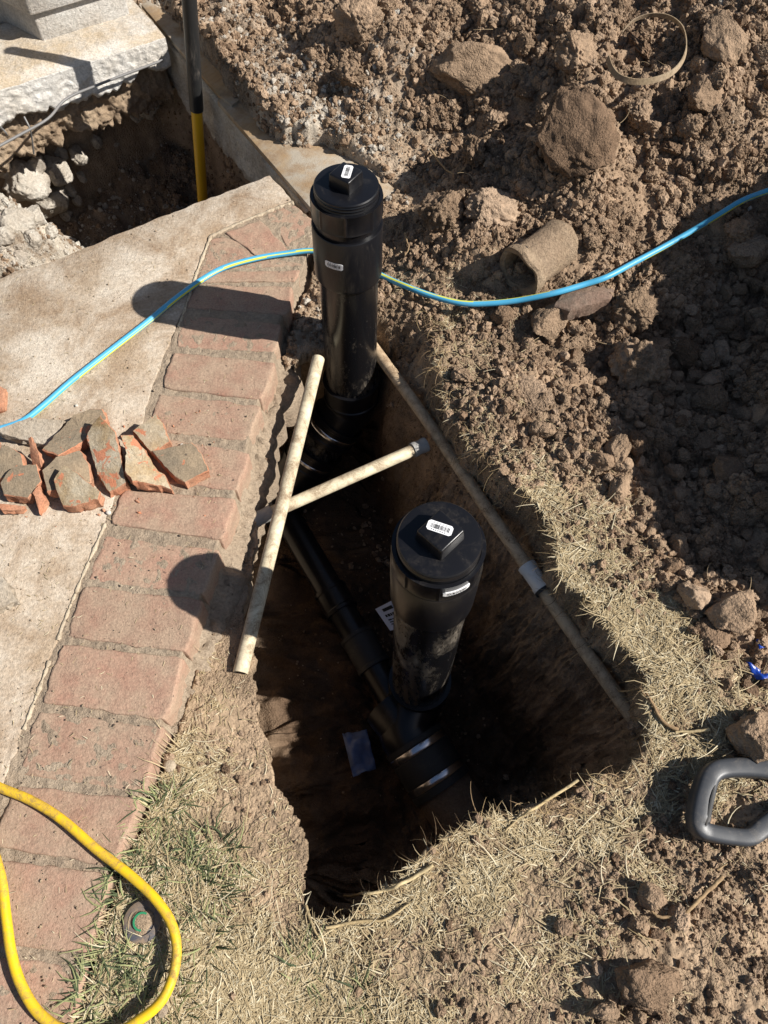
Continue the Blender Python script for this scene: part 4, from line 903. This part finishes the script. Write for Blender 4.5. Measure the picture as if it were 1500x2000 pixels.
# blue plastic bits and packaging
def crumple(name, pts, m, dz, amp, label, cat, seed):
    g0 = [G(p[0], p[1]) for p in pts]; z0 = np.mean([g[2] for g in g0]); P = np.array([U(p[0], p[1], z0+dz) for p in pts]); n = 12
    u_, v_ = np.meshgrid(np.linspace(0, 1, n), np.linspace(0, 1, n)); Q = (P[0]*(1-u_)[..., None]+P[1]*u_[..., None])*(1-v_)[..., None]+(P[3]*(1-u_)[..., None]+P[2]*u_[..., None])*v_[..., None]
    Q[..., 2] += amp*fbm(Q[..., 0], Q[..., 1], 45, 3, seed); V = list(Q.reshape(-1, 3)); V2 = [v-np.array([0, 0, .0012]) for v in V]; ii = np.arange(n*n).reshape(n, n); Fs = []; o_ = n*n
    for a in range(n-1):
        for b in range(n-1): Fs.append((ii[a, b], ii[a+1, b], ii[a+1, b+1], ii[a, b+1])); Fs.append((ii[a, b]+o_, ii[a, b+1]+o_, ii[a+1, b+1]+o_, ii[a+1, b]+o_))
    for k in range(n-1):
        for e in ((ii[0, k], ii[0, k+1]), (ii[-1, k+1], ii[-1, k]), (ii[k+1, 0], ii[k, 0]), (ii[k, -1], ii[k+1, -1])): Fs.append((e[0], e[1], e[1]+o_, e[0]+o_))
    return tag(mesh(name, V+V2, Fs, [m]), label, cat)
crumple('blue_plastic_scrap', [(1458,1292),(1500,1316),(1508,1336),(1478,1326)], M_bluep, .012, .008, 'bright blue plastic scrap half buried among clods by the straw', 'plastic scrap', 3)
crumple('blue_plastic_scrap', [(1476,1250),(1504,1240),(1506,1262),(1482,1268)], M_bluep, .008, .006, 'smaller blue plastic scrap just above the other among the clods', 'plastic scrap', 5)
crumple('plastic_film', [(668,1430),(716,1424),(735,1500),(690,1520)], M_pblue, .03, .02, 'pale blue crumpled film on the dark trench bottom', 'plastic film', 9)
# printed card behind the nearer pipe
k0 = U(733, 1190, -.42); k1 = U(768, 1172, -.40); k2 = U(812, 1222, -.42); k3 = U(762, 1232, -.43); cn = empty('printed_card', (k0+k2)/2)
tag(cn, 'white printed card lying on the trench bottom behind the nearer black pipe', 'card')
def quadmap(u_, v_, o_=0.0):
    p = (k0*(1-u_)+k1*u_)*(1-v_)+(k3*(1-u_)+k2*u_)*v_; return p+np.array([0, 0, o_])
V = [quadmap(u_, v_, o_) for o_ in (0, .0015) for u_, v_ in ((0, 0), (1, 0), (1, 1), (0, 1))]
M_card, _, _ = mat('pale_card', (.62, .64, .72), .5)
mesh('card_sheet', V, [(0, 3, 2, 1), (4, 5, 6, 7), (0, 1, 5, 4), (1, 2, 6, 5), (2, 3, 7, 6), (3, 0, 4, 7)], [M_card], cn, False)
V, Fs = [], []
for (u0, v0, w_, h_) in [(.25, .12, .5, .12), (.2, .36, .08, .1), (.31, .36, .1, .1), (.44, .36, .06, .1), (.53, .36, .12, .1), (.68, .36, .06, .1), (.2, .56, .15, .05), (.38, .56, .2, .05), (.2, .66, .22, .04), (.46, .66, .14, .04), (.2, .75, .12, .04), (.36, .75, .22, .04)]:
    o_ = len(V); V += [quadmap(u0, v0, .0022), quadmap(u0+w_, v0, .0022), quadmap(u0+w_, v0+h_, .0022), quadmap(u0, v0+h_, .0022)]; Fs.append((o_, o_+1, o_+2, o_+3))
mesh('print', V, Fs, [M_ink], cn, False)

# ------------------------------------------------------------------ clods
def clod_mesh(seed, kind):
    r_ = random.Random(seed); bm = bmesh.new(); bmesh.ops.create_icosphere(bm, subdivisions=5, radius=1)
    off = Vector((seed*3.7, seed*1.3, seed*5.1)); pl = []
    for _ in range(9 if kind == 'angular' else 5):
        d = Vector((r_.gauss(0, 1), r_.gauss(0, 1), r_.gauss(0, 1))).normalized(); pl.append((d, r_.uniform(.55, .86)))
    for v in bm.verts:
        p = v.co.copy()
        for d, k in pl:
            t = p.dot(d)-k
            if t > 0: p -= d*t*.94
        q = v.co
        n = mnoise.noise(q*1.7+off)*.16+mnoise.noise(q*4.5+off)*.07
        if kind == 'crumbly':
            dd = mnoise.voronoi(q*4.2+off)[0][0]; d2 = mnoise.voronoi(q*9+off)[0][0]; n += .30*(.5-dd)+.17*(.45-d2)+.10*(.45-mnoise.voronoi(q*19+off)[0][0])+mnoise.noise(q*30+off)*.02
        else: n += mnoise.noise(q*9+off)*.05+.06*(.45-mnoise.voronoi(q*9+off)[0][0])+mnoise.noise(q*24+off)*.03
        v.co = p*(1+n)
    me = bpy.data.meshes.new('clod'); bm.to_mesh(me); bm.free(); me.materials.append(M_clod)
    me.polygons.foreach_set('use_smooth', np.ones(len(me.polygons), bool)); me.update(); return me
CL_A = [clod_mesh(i+1, 'angular') for i in range(9)]; CL_C = [clod_mesh(i+21, 'crumbly') for i in range(7)]
def clod(px, py, rpx, kind, label, group=None, sq=(1, 1, .85), sink=.40, name='soil_clod', rot=None, pos=None, me=None):
    p = G(px, py) if pos is None else pos
    d = np.linalg.norm(p-np.array([0, 0, CH])); r = rpx*d/F*.95
    o = bpy.data.objects.new(name, me or random.choice(CL_A if kind == 'a' else CL_C)); COL.objects.link(o)
    o.location = (p[0], p[1], p[2]+r*sq[2]*(1-sink)-.15*r); o.rotation_euler = rot or (random.uniform(-.5, .5), random.uniform(-.5, .5), random.uniform(0, 6.28))
    o.scale = (r*sq[0], r*sq[1], r*sq[2]); return tag(o, label, 'soil clod', group)
for px, py, r, k, sq, lb in [
  (1135,275,82,'a',(1,1.15,.55),'biggest flat faced clod in the middle of the spoil heap'),
  (1232,622,44,'c',(1,1,.9),'crumbly clod above the deep shade to one side of the cobblestone'),
  (1243,725,54,'c',(1,1.05,.9),'large rough clod sunlit on top at the edge of the shaded clods'),
  (1325,695,33,'a',(1.1,.8,.9),'smooth stone like clod with a sunlit face among the shaded clods'),
  (1076,635,44,'a',(1.2,.8,.7),'dark clod directly below the cobblestone'),
  (1057,845,26,'a',(1,1,.8),'pale rounded clod at the straw margin beside small clods'),
  (1200,888,44,'a',(.5,1.15,.6),'long brick shaped clod lying by the top of the straw strip'),
  (1170,905,28,'a',(.9,1.1,.8),'blunt clod beside the long brick shaped clod'),
  (1205,960,30,'a',(1,.8,.8),'clod below the long brick shaped clod'),
  (1425,1195,46,'a',(1.1,.9,.6),'big cracked flat topped clod above the blue plastic scraps'),
  (1350,1168,30,'a',(1,1,.9),'blocky clod beside the big cracked flat topped clod'),
  (1385,1240,36,'a',(.9,1,.5),'clod leaning against the cracked flat topped one'),
  (1468,1440,44,'a',(1,1.15,.9),'large blocky clod on the straw above the shovel handle'),
  (1485,1325,0,'a',(1,1,1),''),
  (1265,1920,52,'a',(1.15,.9,.75),'large half buried clod near the bottom of the lawn'),
  (1178,1975,26,'a',(.6,1.1,.9),'pointed clod below the large half buried clod'),
  (1100,1812,17,'a',(1,1,.9),'single small round clod alone on the bare lawn'),
  (1268,1748,26,'a',(1,1,.9),'clod above the cluster beside the curved root'),
  (1245,1808,18,'c',(1,1,.9),'crumbly clod at the end of the curved root'),
  (1277,1822,14,'a',(.6,1.2,.8),'narrow upright clod in the cluster by the curved root'),
  (1322,1792,22,'c',(1.1,.8,.8),'crumbly clod under the middle of the curved root'),
  (862,425,46,'c',(.9,1.1,.9),'rough upright clod nearest the taller black pipe'),
  (960,420,46,'c',(1.1,.9,.8),'rough clod behind the mud caked pipe fragment'),
  (925,310,34,'c',(.7,1.2,.9),'narrow clod lit on one edge beside the dark hollow'),
  (1250,232,26,'c',(1,1,.8),'clod just below the strap hoop'),
  (1370,195,40,'a',(1,.9,.6),'reddish flat clod beside the strap hoop'),
  (1415,100,50,'a',(1.2,.8,.5),'broad smooth clod at the outer side of the strap hoop'),
  (1120,120,36,'c',(1,1,.8),'rough clod on the slope beside the open end of the strap hoop'),
  (1255,95,30,'c',(1,1,.4),'clod inside the strap hoop'),
  (930,165,60,'a',(1.3,.8,.8),'long rough clod overhanging the dark hollow in the heap'),
  (700,60,42,'c',(1,.9,.8),'rough clod high on the heap near the pale lime patch'),
  (690,160,30,'c',(1,1,.8),'greyish clod beside the pale lime patch'),
  (980,620,22,'a',(1,1,.8),'clod on the root tangle just below the blue hose'),
  (1030,775,40,'c',(1.3,1,.4),'flat trodden clod amid the upper straw'),
  (905,740,26,'c',(1,1,.7),'rounded clod on the trench rim amid the upper straw'),
  (1460,500,40,'a',(1.2,.8,.7),'dark clod under the hose where it leaves the spoil'),
]:
    if lb: clod(px, py, r, k, lb, None, sq)
HPX = catmull(np.array([b_[:2] for b_ in bl], float), 6)
def region_clods(n, poly, rmin, rmax, kind, label, group, pw_=2.0, gap=.75):
    P = np.array(poly, float); out = 0; tries = 0; done = []
    lo_, hi_ = P.min(0), P.max(0)
    while out < n and tries < n*40:
        tries += 1; q = lo_+(hi_-lo_)*rng.random(2); ins = False
        for a, b in zip(P, np.roll(P, -1, 0)):
            if (a[1] > q[1]) != (b[1] > q[1]) and q[0] < (b[0]-a[0])*(q[1]-a[1])/(b[1]-a[1])+a[0]: ins = not ins
        r = rmin*(1-rng.random()*(1-(rmin/rmax)**pw_))**(-1/pw_)
        hose_d = min(math.hypot(q[0]-h_[0], q[1]-h_[1]) for h_ in HPX)
        if not ins or hose_d < r+14 or any((q[0]-d[0])**2+(q[1]-d[1])**2 < (gap*(r+d[2]))**2 for d in done): continue
        done.append((q[0], q[1], r)); out += 1
        clod(q[0], q[1], r, kind if kind != 'm' else ('a' if rng.random() < .6 else 'c'), label, group, (1, .7+.5*rng.random(), .6+.4*rng.random()), .3+.3*rng.random())
SHADE = [(1290,590),(1530,520),(1545,1120),(1480,1160),(1300,1120),(1160,960),(1130,860),(1270,800)]
GS = 'loose clods in the shade beyond the straw'
for n_, poly_, lb_ in [(26, [(1290,600),(1420,545),(1530,520),(1530,640),(1290,660)], 'brown clod in the shade just below the blue hose'),
                       (26, [(1280,660),(1400,650),(1400,780),(1280,800)], 'brown clod in the shade around the smooth stone like clod'),
                       (26, [(1405,645),(1530,640),(1530,790),(1405,780)], 'brown clod in the upper shade at the outer edge of the ground shown'),
                       (28, [(1160,830),(1270,800),(1390,790),(1390,930),(1160,940)], 'brown clod in the shade past the long brick shaped clod'),
                       (22, [(1400,795),(1535,790),(1540,940),(1400,930)], 'brown clod in the middle of the shade at the outer edge of the ground shown'),
                       (26, [(1190,960),(1400,940),(1545,950),(1545,1120),(1480,1160),(1300,1120)], 'brown clod in the shade between the straw strip and the cracked flat clod')]:
    region_clods(n_, poly_, 11, 33, 'a', lb_, GS+': '+lb_[23:], 1.7)
for n_, poly_, lb_ in [(10, [(1100,640),(1200,640),(1200,730),(1050,720)], 'small clod below the cobblestone, before the large rough clod'),
                       (10, [(1040,730),(1200,735),(1200,810),(1030,800)], 'small clod between the flat trodden clod and the large rough clod'),
                       (10, [(1030,810),(1150,815),(1150,900),(1120,900),(1020,850)], 'small clod beside the pale rounded clod at the straw margin')]:
    region_clods(n_, poly_, 9, 20, 'a', lb_, 'margin clods: '+lb_[11:])
region_clods(22, [(1330,1100),(1510,1130),(1510,1400),(1440,1390),(1290,1150)], 9, 22, 'm', 'small clod around the cracked flat clod and the blue scraps', 'small clods near the blue scraps')
for n_, poly_, lb_ in [(9, [(760,0),(1160,0),(1160,80),(760,90)], 'rough crumbly clod along the top of the spoil heap before the strap hoop'),
                       (9, [(1340,20),(1510,0),(1510,240),(1360,180)], 'rough crumbly clod on the spoil beyond the strap hoop'),
                       (8, [(1200,230),(1350,220),(1360,330),(1220,340)], 'rough crumbly clod between the strap hoop and the big flat faced clod'),
                       (8, [(1230,340),(1510,260),(1510,400),(1250,420)], 'rough crumbly clod on the spoil above the outer run of the blue hose'),
                       (7, [(960,90),(1100,90),(1060,230),(960,250)], 'rough crumbly clod near the long clod over the dark hollow')]:
    region_clods(n_, poly_, 11, 26, 'c', lb_, 'spoil heap clods: '+lb_[19:])
region_clods(12, [(1130,420),(1490,380),(1500,420),(1300,480),(1170,530)], 10, 24, 'c', 'rough crumbly clod beside the pipe fragment on the upper side of the blue hose', 'crumbly clods above the blue hose')
region_clods(12, [(1240,530),(1500,400),(1510,540),(1290,580)], 10, 24, 'c', 'rough crumbly clod on the lower side of the blue hose, past the cobblestone', 'crumbly clods below the blue hose')
region_clods(16, [(1130,1860),(1300,1960),(1490,1920),(1490,2010),(1120,2010)], 8, 18, 'm', 'small clod on bare soil at the bottom of the lawn', 'small clods at the bottom of the lawn')
# broken concrete in the hole by the house
M_save = M_clod
CK = [clod_mesh(61+i, 'angular') for i in range(5)]
for m_ in CK: m_.materials.clear(); m_.materials.append(M_lime); m_.name = 'concrete_chunk'
def chunk(px, py, r, z, label, grp=None, sq=(1, 1, .8)):
    p = U(px, py, z); d = np.linalg.norm(p-np.array([0, 0, CH])); rr = r*d/F
    p[2] -= .1*rr
    o = bpy.data.objects.new('concrete_chunk', random.choice(CK)); COL.objects.link(o); o.location = Vector([float(v) for v in p]); o.scale = (rr*sq[0], rr*sq[1], rr*sq[2]); o.rotation_euler = (random.random()*3, random.random()*3, random.random()*6)
    return tag(o, label, 'concrete chunk', grp)
for px, py, r, lb in [(45,345,38,'large pale broken concrete lump on the sunlit rubble in the hole'), (110,330,26,'pale concrete lump at the shaded end of the rubble in the hole'), (95,390,34,'pale concrete lump in the middle of the sunlit rubble'), (30,430,30,'rounded pale lump low on the sunlit rubble'), (150,300,18,'small concrete lump below the cracked soil band'), (290,200,24,'grey concrete lump in the dark corner of the hole'), (262,222,14,'pointed grey sliver of concrete in the dark hole'), (185,272,14,'small grey concrete lump in the dark hole below the footing')]:
    p0_ = G(px, py); chunk(px, py, r, float(p0_[2]), lb)

for px, py, r in [(8,320,20),(70,318,16),(25,372,18),(135,368,14),(65,420,22),(10,460,22),(60,470,20),(95,450,16),(130,420,12),(118,300,12),(160,345,10),(40,500,14),(100,345,12),(150,390,10)]:
    chunk(px, py, r, float(G(px, py)[2]), 'pale broken concrete lump among the sunlit rubble in the hole by the house', 'concrete lumps in the hole by the house')
# ------------------------------------------------------------------ crumbs (uncountable): instanced small grains
def crumb_nodes(name, m):
    ng = bpy.data.node_groups.new(name, 'GeometryNodeTree')
    ng.interface.new_socket('Geometry', in_out='INPUT', socket_type='NodeSocketGeometry'); ng.interface.new_socket('Geometry', in_out='OUTPUT', socket_type='NodeSocketGeometry')
    n = ng.nodes; l = ng.links; gi = n.new('NodeGroupInput'); go = n.new('NodeGroupOutput'); jn_ = n.new('GeometryNodeGeometryToInstance')
    for k in range(5):
        ico = n.new('GeometryNodeMeshIcoSphere'); ico.inputs['Radius'].default_value = 1; ico.inputs['Subdivisions'].default_value = 3 if k < 3 else 2
        tx = n.new('ShaderNodeTexNoise'); tx.noise_dimensions = '4D'; tx.inputs['W'].default_value = k*7.3; tx.inputs['Scale'].default_value = 1.1; tx.inputs['Detail'].default_value = 3
        sub = n.new('ShaderNodeVectorMath'); sub.operation = 'SUBTRACT'; sub.inputs[1].default_value = (.5, .5, .5); l.new(tx.outputs['Color'], sub.inputs[0])
        sc_ = n.new('ShaderNodeVectorMath'); sc_.operation = 'SCALE'; sc_.inputs['Scale'].default_value = 2.1; l.new(sub.outputs[0], sc_.inputs[0])
        sp_ = n.new('GeometryNodeSetPosition'); l.new(ico.outputs['Mesh'], sp_.inputs['Geometry']); l.new(sc_.outputs[0], sp_.inputs['Offset'])
        smt = n.new('GeometryNodeSetMaterial'); smt.inputs['Material'].default_value = m; l.new(sp_.outputs[0], smt.inputs['Geometry']); l.new(smt.outputs[0], jn_.inputs[0])
    iop = n.new('GeometryNodeInstanceOnPoints'); iop.inputs['Pick Instance'].default_value = True
    l.new(gi.outputs[0], iop.inputs['Points']); l.new(jn_.outputs[0], iop.inputs['Instance'])
    for nm, tp, sk in (('siz', 'FLOAT_VECTOR', 'Scale'), ('rot', 'FLOAT_VECTOR', 'Rotation'), ('pick', 'INT', 'Instance Index')):
        a = n.new('GeometryNodeInputNamedAttribute'); a.data_type = tp; a.inputs['Name'].default_value = nm; l.new([o for o in a.outputs if o.enabled][0], iop.inputs[sk])
    l.new(iop.outputs[0], go.inputs[0]); return ng
def crumbs(name, P, r, m, flat=.8):
    me = bpy.data.meshes.new(name); n = len(P); me.vertices.add(n); me.vertices.foreach_set('co', P.astype(np.float32).ravel())
    S = r[:, None]*(.75+.5*rng.random((n, 3))); S[:, 2] *= flat
    a = me.attributes.new('siz', 'FLOAT_VECTOR', 'POINT'); a.data.foreach_set('vector', S.astype(np.float32).ravel())
    a = me.attributes.new('rot', 'FLOAT_VECTOR', 'POINT'); a.data.foreach_set('vector', (rng.random((n, 3))*6.28).astype(np.float32).ravel())
    a = me.attributes.new('pick', 'INT', 'POINT'); a.data.foreach_set('value', rng.integers(0, 5, n).astype(np.int32))
    o = link(name, me, None, False, [m]); md = o.modifiers.new('scatter', 'NODES'); md.node_group = crumb_nodes(name+'_scatter', m); o['kind'] = 'stuff'; return o
def sample(n, dens, xr=(-1.3, 1.34), yr=(-.28, 2.45)):
    out = []; tot = 0
    while tot < n:
        y = yr[0]+(yr[1]-yr[0])*rng.random(60000); x = xr[0]+(xr[1]-xr[0])*rng.random(60000)
        k = (np.abs(x-.03) < .74+.335*y)
        x, y = x[k], y[k]; f = gl(x, y); d = dens(x, y, f); k = rng.random(len(x)) < d
        out.append(np.stack([x[k]+f[7][k], y[k]+f[8][k], f[0][k]], 1)); tot += k.sum()
    return np.concatenate(out)[:n]
# fields of gl: 0 z, 1 straw, 2 lime, 3 clod, 4 s1, 5 s2, 6 s3
def d_soil(x, y, f): return np.where((f[6] > -.004), 0, np.clip(f[3]**1.6, 0, 1)*(.08+.92*ss(.15, -.15, fbm(x, y, 7, 4, 600)))*np.where(f[4] > .02, .22, 1))
def radii(n, r0, rmax, a): return np.minimum(r0*rng.random(n)**(-1/a), rmax*(.6+.4*rng.random(n)))
P = sample(140000, d_soil); r = radii(len(P), .0016, .010, 1.9)*(.8+.25*P[:, 1]); P[:, 2] += r*.25
crumbs('soil_crumbs', P, r, M_clod)
def d_thin(x, y, f): return np.where((f[6] > -.004), 0, .3+.7*ss(.1, .5, f[3]))*np.where(f[4] > .04, .12, 1)
P = sample(52000, d_thin); r = radii(len(P), .0009, .004, 2.2)*(.9+.2*P[:, 1]); P[:, 2] += r*.2
crumbs('soil_grit', P, r, M_clod)
P = sample(12000, lambda x, y, f: np.where((f[6] > -.004) | (f[4] > -.02), 0, np.clip(f[2], 0, 1)**1.3)); r = radii(len(P), .0010, .009, 1.5); P[:, 2] += r*.3
crumbs('lime_crumbs', P, r, M_lime)
# dirt lying on bricks and slab
n = 1700; q = np.stack([rng.random(n)*680-40, 340+rng.random(n)*1700], 1); w = U(q[:, 0], q[:, 1], 0); s3q = look(w[:, 0], w[:, 1])[7]; k = s3q > .008; w = w[k]
r = radii(len(w), .0005, .0022, 2.2); w[:, 2] = .001+r*.3; crumbs('patio_grit', w, r, M_dust)

n = 90; q = np.stack([-10+rng.random(n)*430, 800+rng.random(n)*230], 1); w = U(q[:, 0], q[:, 1], 0); r = radii(n, .0008, .0045, 1.6); w[:, 2] = r*.4; crumbs('tile_chips', w, r, M_terra, .5)
# ------------------------------------------------------------------ dry grass, green grass, roots
def ribbons(name, base, ang, lift, length, width, curl, col, m, conform=True, seg=3, drop=None):
    n = len(base); t = np.linspace(0, 1, seg+1); A = ang[:, None]+curl[:, None]*t[None]
    st = length[:, None]/seg; dx = np.cos(A)*np.cos(lift)[:, None]*st; dy = np.sin(A)*np.cos(lift)[:, None]*st
    x = base[:, 0:1]+np.cumsum(np.concatenate([np.zeros((n, 1)), dx[:, 1:]], 1), 1); y = base[:, 1:2]+np.cumsum(np.concatenate([np.zeros((n, 1)), dy[:, 1:]], 1), 1)
    zl = base[:, 2:3]+np.sin(lift)[:, None]*length[:, None]*(t-.35*t*t)[None]
    if drop is not None: zl = zl-drop[:, None]*(t**2)[None]
    if conform:
        g_ = gz(x, y); g_ = np.where(gl(x, y)[6] > -.004, np.maximum(g_, 0), g_); zl = np.maximum(zl, np.where(g_ > base[:, 2:3]-.05, g_+.0012, zl))
    wd_ = width[:, None]*np.array([1, 1, .8, .25])[None] if seg == 3 else width[:, None]*np.linspace(1, .3, seg+1)[None]
    sx, sy = -np.sin(A), np.cos(A); C = np.stack([x, y, zl], -1); S = np.stack([sx, sy, 0*sx], -1)*wd_[..., None]*.5; rid = np.zeros_like(C); rid[..., 2] = wd_*.45
    V = np.stack([C-S, C+rid, C+S], 2).reshape(-1, 3); b = (np.arange(n)*(seg+1)*3)[:, None, None]+(np.arange(seg)*3)[None, :, None]+np.array([0, 1])[None, None]
    T = np.stack([b, b+1, b+4, b+3], -1).reshape(-1, 4); cc = np.repeat(col, (seg+1)*3, 0)
    o = np_mesh(name, V, T, [m], True, {'albedo': cc}); o['kind'] = 'stuff'; return o
def straw_cols(n, dark=0.0):
    a = np.array([.47, .38, .23]); b = np.array([.32, .24, .13]); c = np.array([.57, .495, .34]); t = rng.random((n, 1)); u_ = rng.random((n, 1))
    return np.clip((a*(1-t)+b*t)*(u_ < .8)+c*(u_ >= .8), 0, 1)*(.75+.4*rng.random((n, 1)))
P = sample(135000, lambda x, y, f: np.where((f[4] > -.001) | (f[6] > -.013), 0, np.clip(f[1], 0, 1)**2*np.maximum(.05+.95*ss(-.25, .45, fbm(x, y, 13, 3, 610)), .9*ss(.72, .92, f[1]))))
n = len(P); hd = 2.4*fbm(P[:, 0], P[:, 1], 9, 2, 620)+rng.normal(0, .9, n)+np.where(rng.random(n) < .5, 0, np.pi); lf = np.abs(rng.normal(0, .06, n))+(rng.random(n) < .05)*rng.random(n)*.6
lf = np.where(gl(P[:, 0], P[:, 1])[4] > -.02, lf*.25, lf)
P[:, 2] += rng.random(n)*.006*np.clip(gl(P[:, 0], P[:, 1])[1], .2, 1)
ln = np.clip(.0075*np.exp(rng.normal(0, .55, n)), .004, .05)
ribbons('dry_grass', P, hd, lf, ln, .0008+.0010*rng.random(n)**2, rng.normal(0, .5, n), straw_cols(n), M_straw)
P = sample(1300, lambda x, y, f: np.where((f[4] > -.006) | (f[6] > -.02), 0, np.clip(f[1], 0, 1)**2*ss(-.4, .4, fbm(x, y, 7, 3, 615))))
n = len(P); P[:, 2] += .002+rng.random(n)*.006
ribbons('long_straw', P, rng.random(n)*6.28, np.abs(rng.normal(.08, .12, n)), 0.02+.03*rng.random(n), .0010+.0012*rng.random(n), rng.normal(0, .6, n), straw_cols(n), M_straw, True, 5)
# litter blown on to the bricks
n = 700; q = np.stack([rng.random(n)*620, 450+rng.random(n)*1550], 1); w = U(q[:, 0], q[:, 1], 0); k = look(w[:, 0], w[:, 1])[7] > .004; w = w[k]; w[:, 2] = .0015; n = len(w)
ribbons('straw_litter', w, rng.random(n)*6.28, np.zeros(n), .003+.008*rng.random(n), .0006+.0006*rng.random(n), rng.normal(0, .8, n), straw_cols(n), M_straw)
# green blades in tufts
seeds = [(205,1930,.035),(250,1960,.04),(165,1880,.03),(300,1900,.03),(220,1780,.03),(190,1740,.025),(260,1720,.03),(310,1590,.022),(330,1570,.02),(350,1700,.03),(400,1740,.03),(300,1680,.03),(230,1860,.03),(180,1960,.035),(420,1660,.03),(330,1960,.03),(700,1940,.012),(590,1890,.02),(150,1985,.03),(400,1830,.03),(275,1850,.02)]
B, A_, Lf, Ln = [], [], [], []
for px, py, rad_ in seeds:
    c = G(px, py); m_ = int(2600*rad_*.85)
    for _ in range(m_):
        a = random.random()*6.28; q = rad_*math.sqrt(random.random()); x, y = c[0]+q*math.cos(a), c[1]+q*math.sin(a)
        if gl(np.array(x), np.array(y))[6] > .002 or math.hypot(x-sc[0], y-sc[1]) < .030: continue
        B.append((x, y, float(gz(x, y)))); A_.append(a+random.gauss(0, .9)); Lf.append(random.uniform(.05, .95)); Ln.append(random.uniform(.018, .05))
B = np.array(B); n = len(B); gc = np.array([.075, .098, .045])*(1-rng.random((n, 1))*.5)+np.array([.25, .24, .11])*(rng.random((n, 1)) < .5)*.8
ribbons('green_grass', B, np.array(A_), np.array(Lf), np.array(Ln), .0012+.0010*rng.random(n), rng.normal(0, .5, n), gc, M_straw, True, 3)
# roots and matted stems hanging over the trench rim
P = sample(1500, lambda x, y, f: np.where((f[4] > -.022) & (f[4] < .012) & (f[6] < -.01) & (x > -.05), np.where((y > .85) & (x < .1), .25, .9), 0))
n = len(P); f = look(P[:, 0], P[:, 1]); ga = np.arctan2(f[9], f[8])+rng.normal(0, 1.25, n)
rc_ = np.array([.20, .135, .075])*(.6+.9*rng.random((n, 1)))+np.array([.18, .14, .07])*(rng.random((n, 1)) < .3)
P[:, 2] += .002
ribbons('hanging_roots', P, ga, rng.normal(.1, .2, n), .012+.04*rng.random(n)**1.8, .0006+.0012*rng.random(n)**2, rng.normal(0, 1.8, n), rc_, M_straw, True, 6, .06*rng.random(n)**1.5)
P = sample(420, lambda x, y, f: np.where((f[4] > -.02) | (f[6] > -.03), 0, ss(.45, .8, f[3]))); n = len(P); P[:, 2] += .004
ribbons('spoil_roots', P, rng.random(n)*6.28, np.abs(rng.normal(.15, .25, n)), .02+.05*rng.random(n)**2, .0008+.0012*rng.random(n)**2, rng.normal(0, 1.8, n), np.array([.30, .22, .13])*(.5+.9*rng.random((n, 1))), M_straw, True, 6)
# single thick roots
def root(pts, r0, r1, label, name='root', zoff=.010):
    pp = [G(p[0], p[1], zoff) if len(p) < 3 else U(*p) for p in pts]; c = catmull(np.array(pp), 8); k9 = np.linspace(-.009, .009, 5); c[:, 2] = np.maximum(c[:, 2], np.max([gz(c[:, 0]+a_, c[:, 1]+b_) for a_ in k9 for b_ in k9], axis=0)+r0*.5); c[1:-1, 2] = np.maximum(c[1:-1, 2], .5*(c[:-2, 2]+c[2:, 2])); c += np.stack([.0012*fbm(np.arange(len(c))*.21, np.zeros(len(c))+k, 1, 2, 640) for k in range(3)], 1)
    return tag(tube(name, c, list(np.linspace(r0, r1, len(c))), [M_stem if name == 'stem' else M_root], None, 8), label, 'root' if name == 'root' else name)
root([(1405,1712),(1385,1732),(1362,1755),(1335,1782),(1308,1791),(1280,1790),(1266,1778)], .0032, .0016, 'pale curved root lying across clods at the lower lawn')
root([(1395,1700),(1412,1688)], .0016, .001, 'thin twig at the upper end of the curved root', 'twig')
root([(845,1690),(800,1718),(765,1735),(720,1750),(676,1753)], .0028, .0018, 'straight straw coloured stem along the near trench rim', 'stem', .007)
root([(638,1812),(700,1800),(752,1796),(800,1765)], .0022, .0014, 'second dry stem just below the straight one on the near rim', 'stem', .007)
root([(600,1770),(612,1812),(630,1840)], .0022, .0012, 'short dry stem at the near corner of the trench', 'stem', .006)
root([(1078,1558),(1045,1578),(1015,1597),(985,1625)], .0024, .0012, 'pale stem pointing over the trench rim from the lawn', 'stem', .006)
root([(1320,1428),(1290,1412),(1268,1372),(1255,1358)], .0030, .0018, 'thick woody root bending over the trench end', 'root', .008)
root([(1255,1368),(1210,1376),(1165,1372),(1160,1390)], .0020, .001, 'thin root sticking out over the trench from its end wall', 'root', .010)
root([(1380,1428),(1345,1432),(1315,1432)], .0026, .0014, 'straw coloured stem lying on the straw near the trench end', 'stem')
root([(840,300),(880,350),(905,338),(925,325)], .0022, .0012, 'pale twig on the spoil beside the narrow clod', 'twig', .010)
root([(790,470),(793,485),(798,500),(790,515)], .0016, .001, 'thin twig standing in the soil behind the taller black pipe', 'twig', .02)
